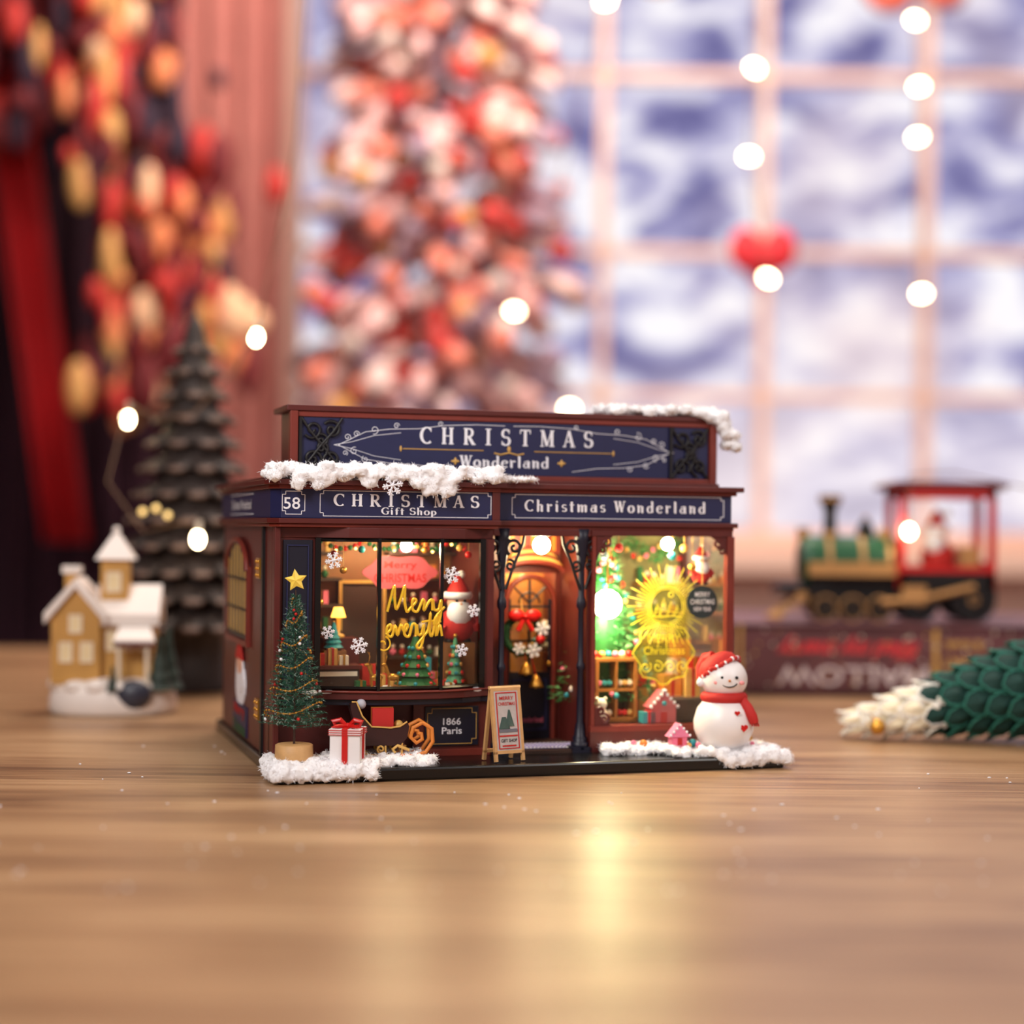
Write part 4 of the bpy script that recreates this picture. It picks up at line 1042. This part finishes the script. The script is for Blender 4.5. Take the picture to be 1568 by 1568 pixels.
b=B()
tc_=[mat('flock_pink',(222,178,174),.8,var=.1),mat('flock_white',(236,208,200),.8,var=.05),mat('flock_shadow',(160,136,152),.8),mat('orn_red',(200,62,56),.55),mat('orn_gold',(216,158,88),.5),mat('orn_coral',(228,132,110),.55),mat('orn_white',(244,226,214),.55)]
tx,ty=-.95,21.9
b.cyl((tx,ty,-7.4),(tx,ty,14),.22,.05,tc_[2],10); b.lathe([(.9,0),(1.0,.1),(.9,1.0),(.7,1.1)],(tx,ty,-7.5),redM,20)
for i in range(2300):
    t=R(0,1)**1.2; z=-4.5+19.5*t; rr=2.35*(1-t)**.7*R(.35,1.0)+.1; a=R(0,2*pi)
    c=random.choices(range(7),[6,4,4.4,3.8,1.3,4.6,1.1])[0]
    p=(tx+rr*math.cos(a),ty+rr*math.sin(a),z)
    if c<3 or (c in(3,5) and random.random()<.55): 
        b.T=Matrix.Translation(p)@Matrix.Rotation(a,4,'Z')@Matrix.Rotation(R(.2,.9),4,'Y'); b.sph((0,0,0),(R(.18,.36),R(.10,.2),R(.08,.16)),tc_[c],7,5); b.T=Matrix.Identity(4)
    else: b.sph(p,R(.10,.18),tc_[c],8,6)
b.done('flocked_christmas_tree')
b=B()
sr=mat('stocking_rust',(196,90,72),.7)
for (x,z,m_) in((1.55,8.0,tc_[5]),(1.95,8.1,tc_[5]),(4.3,7.8,sr),(4.95,7.85,sr),(4.6,8.0,sr)):
    b.sph((x,20.6,z-.12),(.26,.12,.40),m_,10,8); b.sph((x+.12,20.55,z-.45),(.26,.12,.16),m_,10,8); b.sph((x,20.6,z+.26),(.27,.13,.1),cream,10,6); b.tube([(x,20.6,z+.3),(x,20.6,ZC)],.02,cream,4)
b.done('hanging_stockings')
b=B(); hm=mat('heart_red',(205,34,46),.6); heart(b,2.90,20.3,4.08,.20,hm,.1)
for s2 in(-1,1): b.sph((2.90+s2*.2,20.25,4.32),(.2,.08,.26),hm,10,8)
b.sph((2.9,20.25,4.25),(.14,.08,.18),hm,10,8)
b.tube([(2.90,20.3,4.3),(2.9,20.3,ZC)],.012,cream,4)
b.done('heart_ornament')
fb=mat('fairy_bulb',(255,235,200),.5,emit=36,ec=(255,228,180)); wire=mat('fairy_wire',(120,90,66),.7)
b=B()
far=[(.95,6.77),(2.58,6.06),(2.53,5.10),(2.75,3.78),(4.32,6.60),(4.37,5.88),(4.36,5.33),(4.42,3.63),(.0,3.39),(.61,2.34)]
for x,z in far:
    b.T=Matrix.Translation((x,18.8,z))@Matrix.Rotation(R(-.3,.6),4,'Y'); b.sph((0,0,0),(.06,.034,.034),fb,10,8)
b.T=Matrix.Identity(4)
def strand(pts,w=.009): b.tube(pts,w,wire,5)
strand([(2.60,18.8,ZC),(2.58,18.8,6.1),(2.53,18.8,5.1),(2.75,18.8,3.8)])
strand([(4.28,18.8,ZC),(4.32,18.8,6.6),(4.37,18.8,5.9),(4.36,18.8,5.3),(4.42,18.8,3.65)])
strand([(.95,18.8,ZC),(.95,18.8,6.8)]); strand([(.95,18.8,6.75),(.5,18.8,4.9),(0,18.8,3.4),(.61,18.8,2.36)])
b.done('string_lights')
b=B()
for p in((-1.64,11.0,2.24),(-2.45,11.0,1.71),(-1.86,10.25,.96)):
    b.sph(p,(.034,.03,.048),fb,10,8); b.cyl((p[0],p[1],p[2]+.042),(p[0]+.01,p[1],p[2]+.11),.02,.016,cream,8)
strand([(-1.3,11.7,ZC),(-1.42,11.5,4.5),(-1.45,11.4,3.6),(-1.52,11.1,2.9),(-1.63,11.0,2.34)],.006)
strand([(-1.63,11.0,2.34),(-1.75,10.8,2.0),(-1.95,10.55,1.72),(-2.2,10.72,1.70),(-2.45,11.0,1.81)],.007)
strand([(-2.45,11.0,1.81),(-2.48,10.6,1.3),(-2.2,10.33,1.0),(-2.0,10.28,1.05),(-1.86,10.25,1.06)],.006)
for (x,z) in((-2.2,1.12),(-2.12,1.14),(-2.05,1.1)): b.sph((x,10.3,z),.02,mat('fairy_dim',(255,225,160),.5,emit=1.5,ec=(255,205,120)),8,6)
b.done('string_lights')
b=B(); b.sph((2.60,11.33,1.05),(.034,.03,.04),fb,10,8); b.cyl((2.60,11.33,1.09),(2.60,11.33,1.14),.016,.012,cream,8); b.tube([(2.60,11.33,1.13),(2.60,11.33,1.42),(2.9,11.36,1.44),(4.1,11.36,1.2),(4.2,11.4,.46)],.006,wire,5)
b.done('string_lights')

# ------------------------------------------------------------- lights
def area(name,loc,target,size,power,col):
    l=bpy.data.lights.new(name,'AREA'); l.shape='SQUARE'; l.size=size; l.energy=power; l.color=col
    o=bpy.data.objects.new(name,l); sc.collection.objects.link(o); o.location=loc
    o.rotation_euler=(Vector(target)-Vector(loc)).to_track_quat('-Z','Y').to_euler(); return o
area('softbox_key',(-4.0,.5,6.0),(0,7.4,.6),3,600,(1,.97,.95))
area('softbox_side',(6,2.5,5.5),(0.5,7.5,.5),3,200,(1,.93,.88))
area('overhead_lamp',(0,9.5,9),(0,8.5,0),4,370,(1,.93,.86))
area('wall_fill_light',(1,14,13),(1,26,4),6,2800,(1,.85,.76))  # added warm fill, out of view, to brighten the back wall and window frame
def pt(name,loc,e,col,r=.02):
    l=bpy.data.lights.new(name,'POINT'); l.energy=e; l.color=col; l.shadow_soft_size=r
    o=bpy.data.objects.new(name,l); sc.collection.objects.link(o); o.parent=shop; o.location=loc; return o
pt('bay_lamp_light',(.585,.36,.93),4.2,(1,.82,.5))
pt('bay_back_light',(.6,.70,.95),5.5,(1,.77,.45))
pt('porch_lamp_light',(1.23,.42,.92),5.0,(1,.80,.48))
pt('door_room_light',(1.28,.85,.9),6,(1,.76,.42))
pt('display_lamp_light',(1.83,.45,.93),4.2,(1,.92,.55))
pt('display_bulb_light',(1.55,.47,.71),13,(.98,1,.74),.05)
w=bpy.data.worlds.new('World'); sc.world=w; w.use_nodes=True
bg=w.node_tree.nodes['Background']; bg.inputs[0].default_value=lin((235,205,200)); bg.inputs[1].default_value=.4

# ------------------------------------------------------------- camera
cam=bpy.data.cameras.new('camera'); co=bpy.data.objects.new('camera',cam); sc.collection.objects.link(co); sc.camera=co
cam.sensor_width=36; cam.lens=36*2650/1568
co.matrix_world=Matrix.Translation((0,0,1.06))@Matrix.Rotation(math.radians(90),4,'X')@Matrix.Rotation(.011,4,'Z')
cam.shift_y=21/1568
cam.dof.use_dof=True; cam.dof.focus_distance=7.25; cam.dof.aperture_fstop=.38
cam.clip_end=200
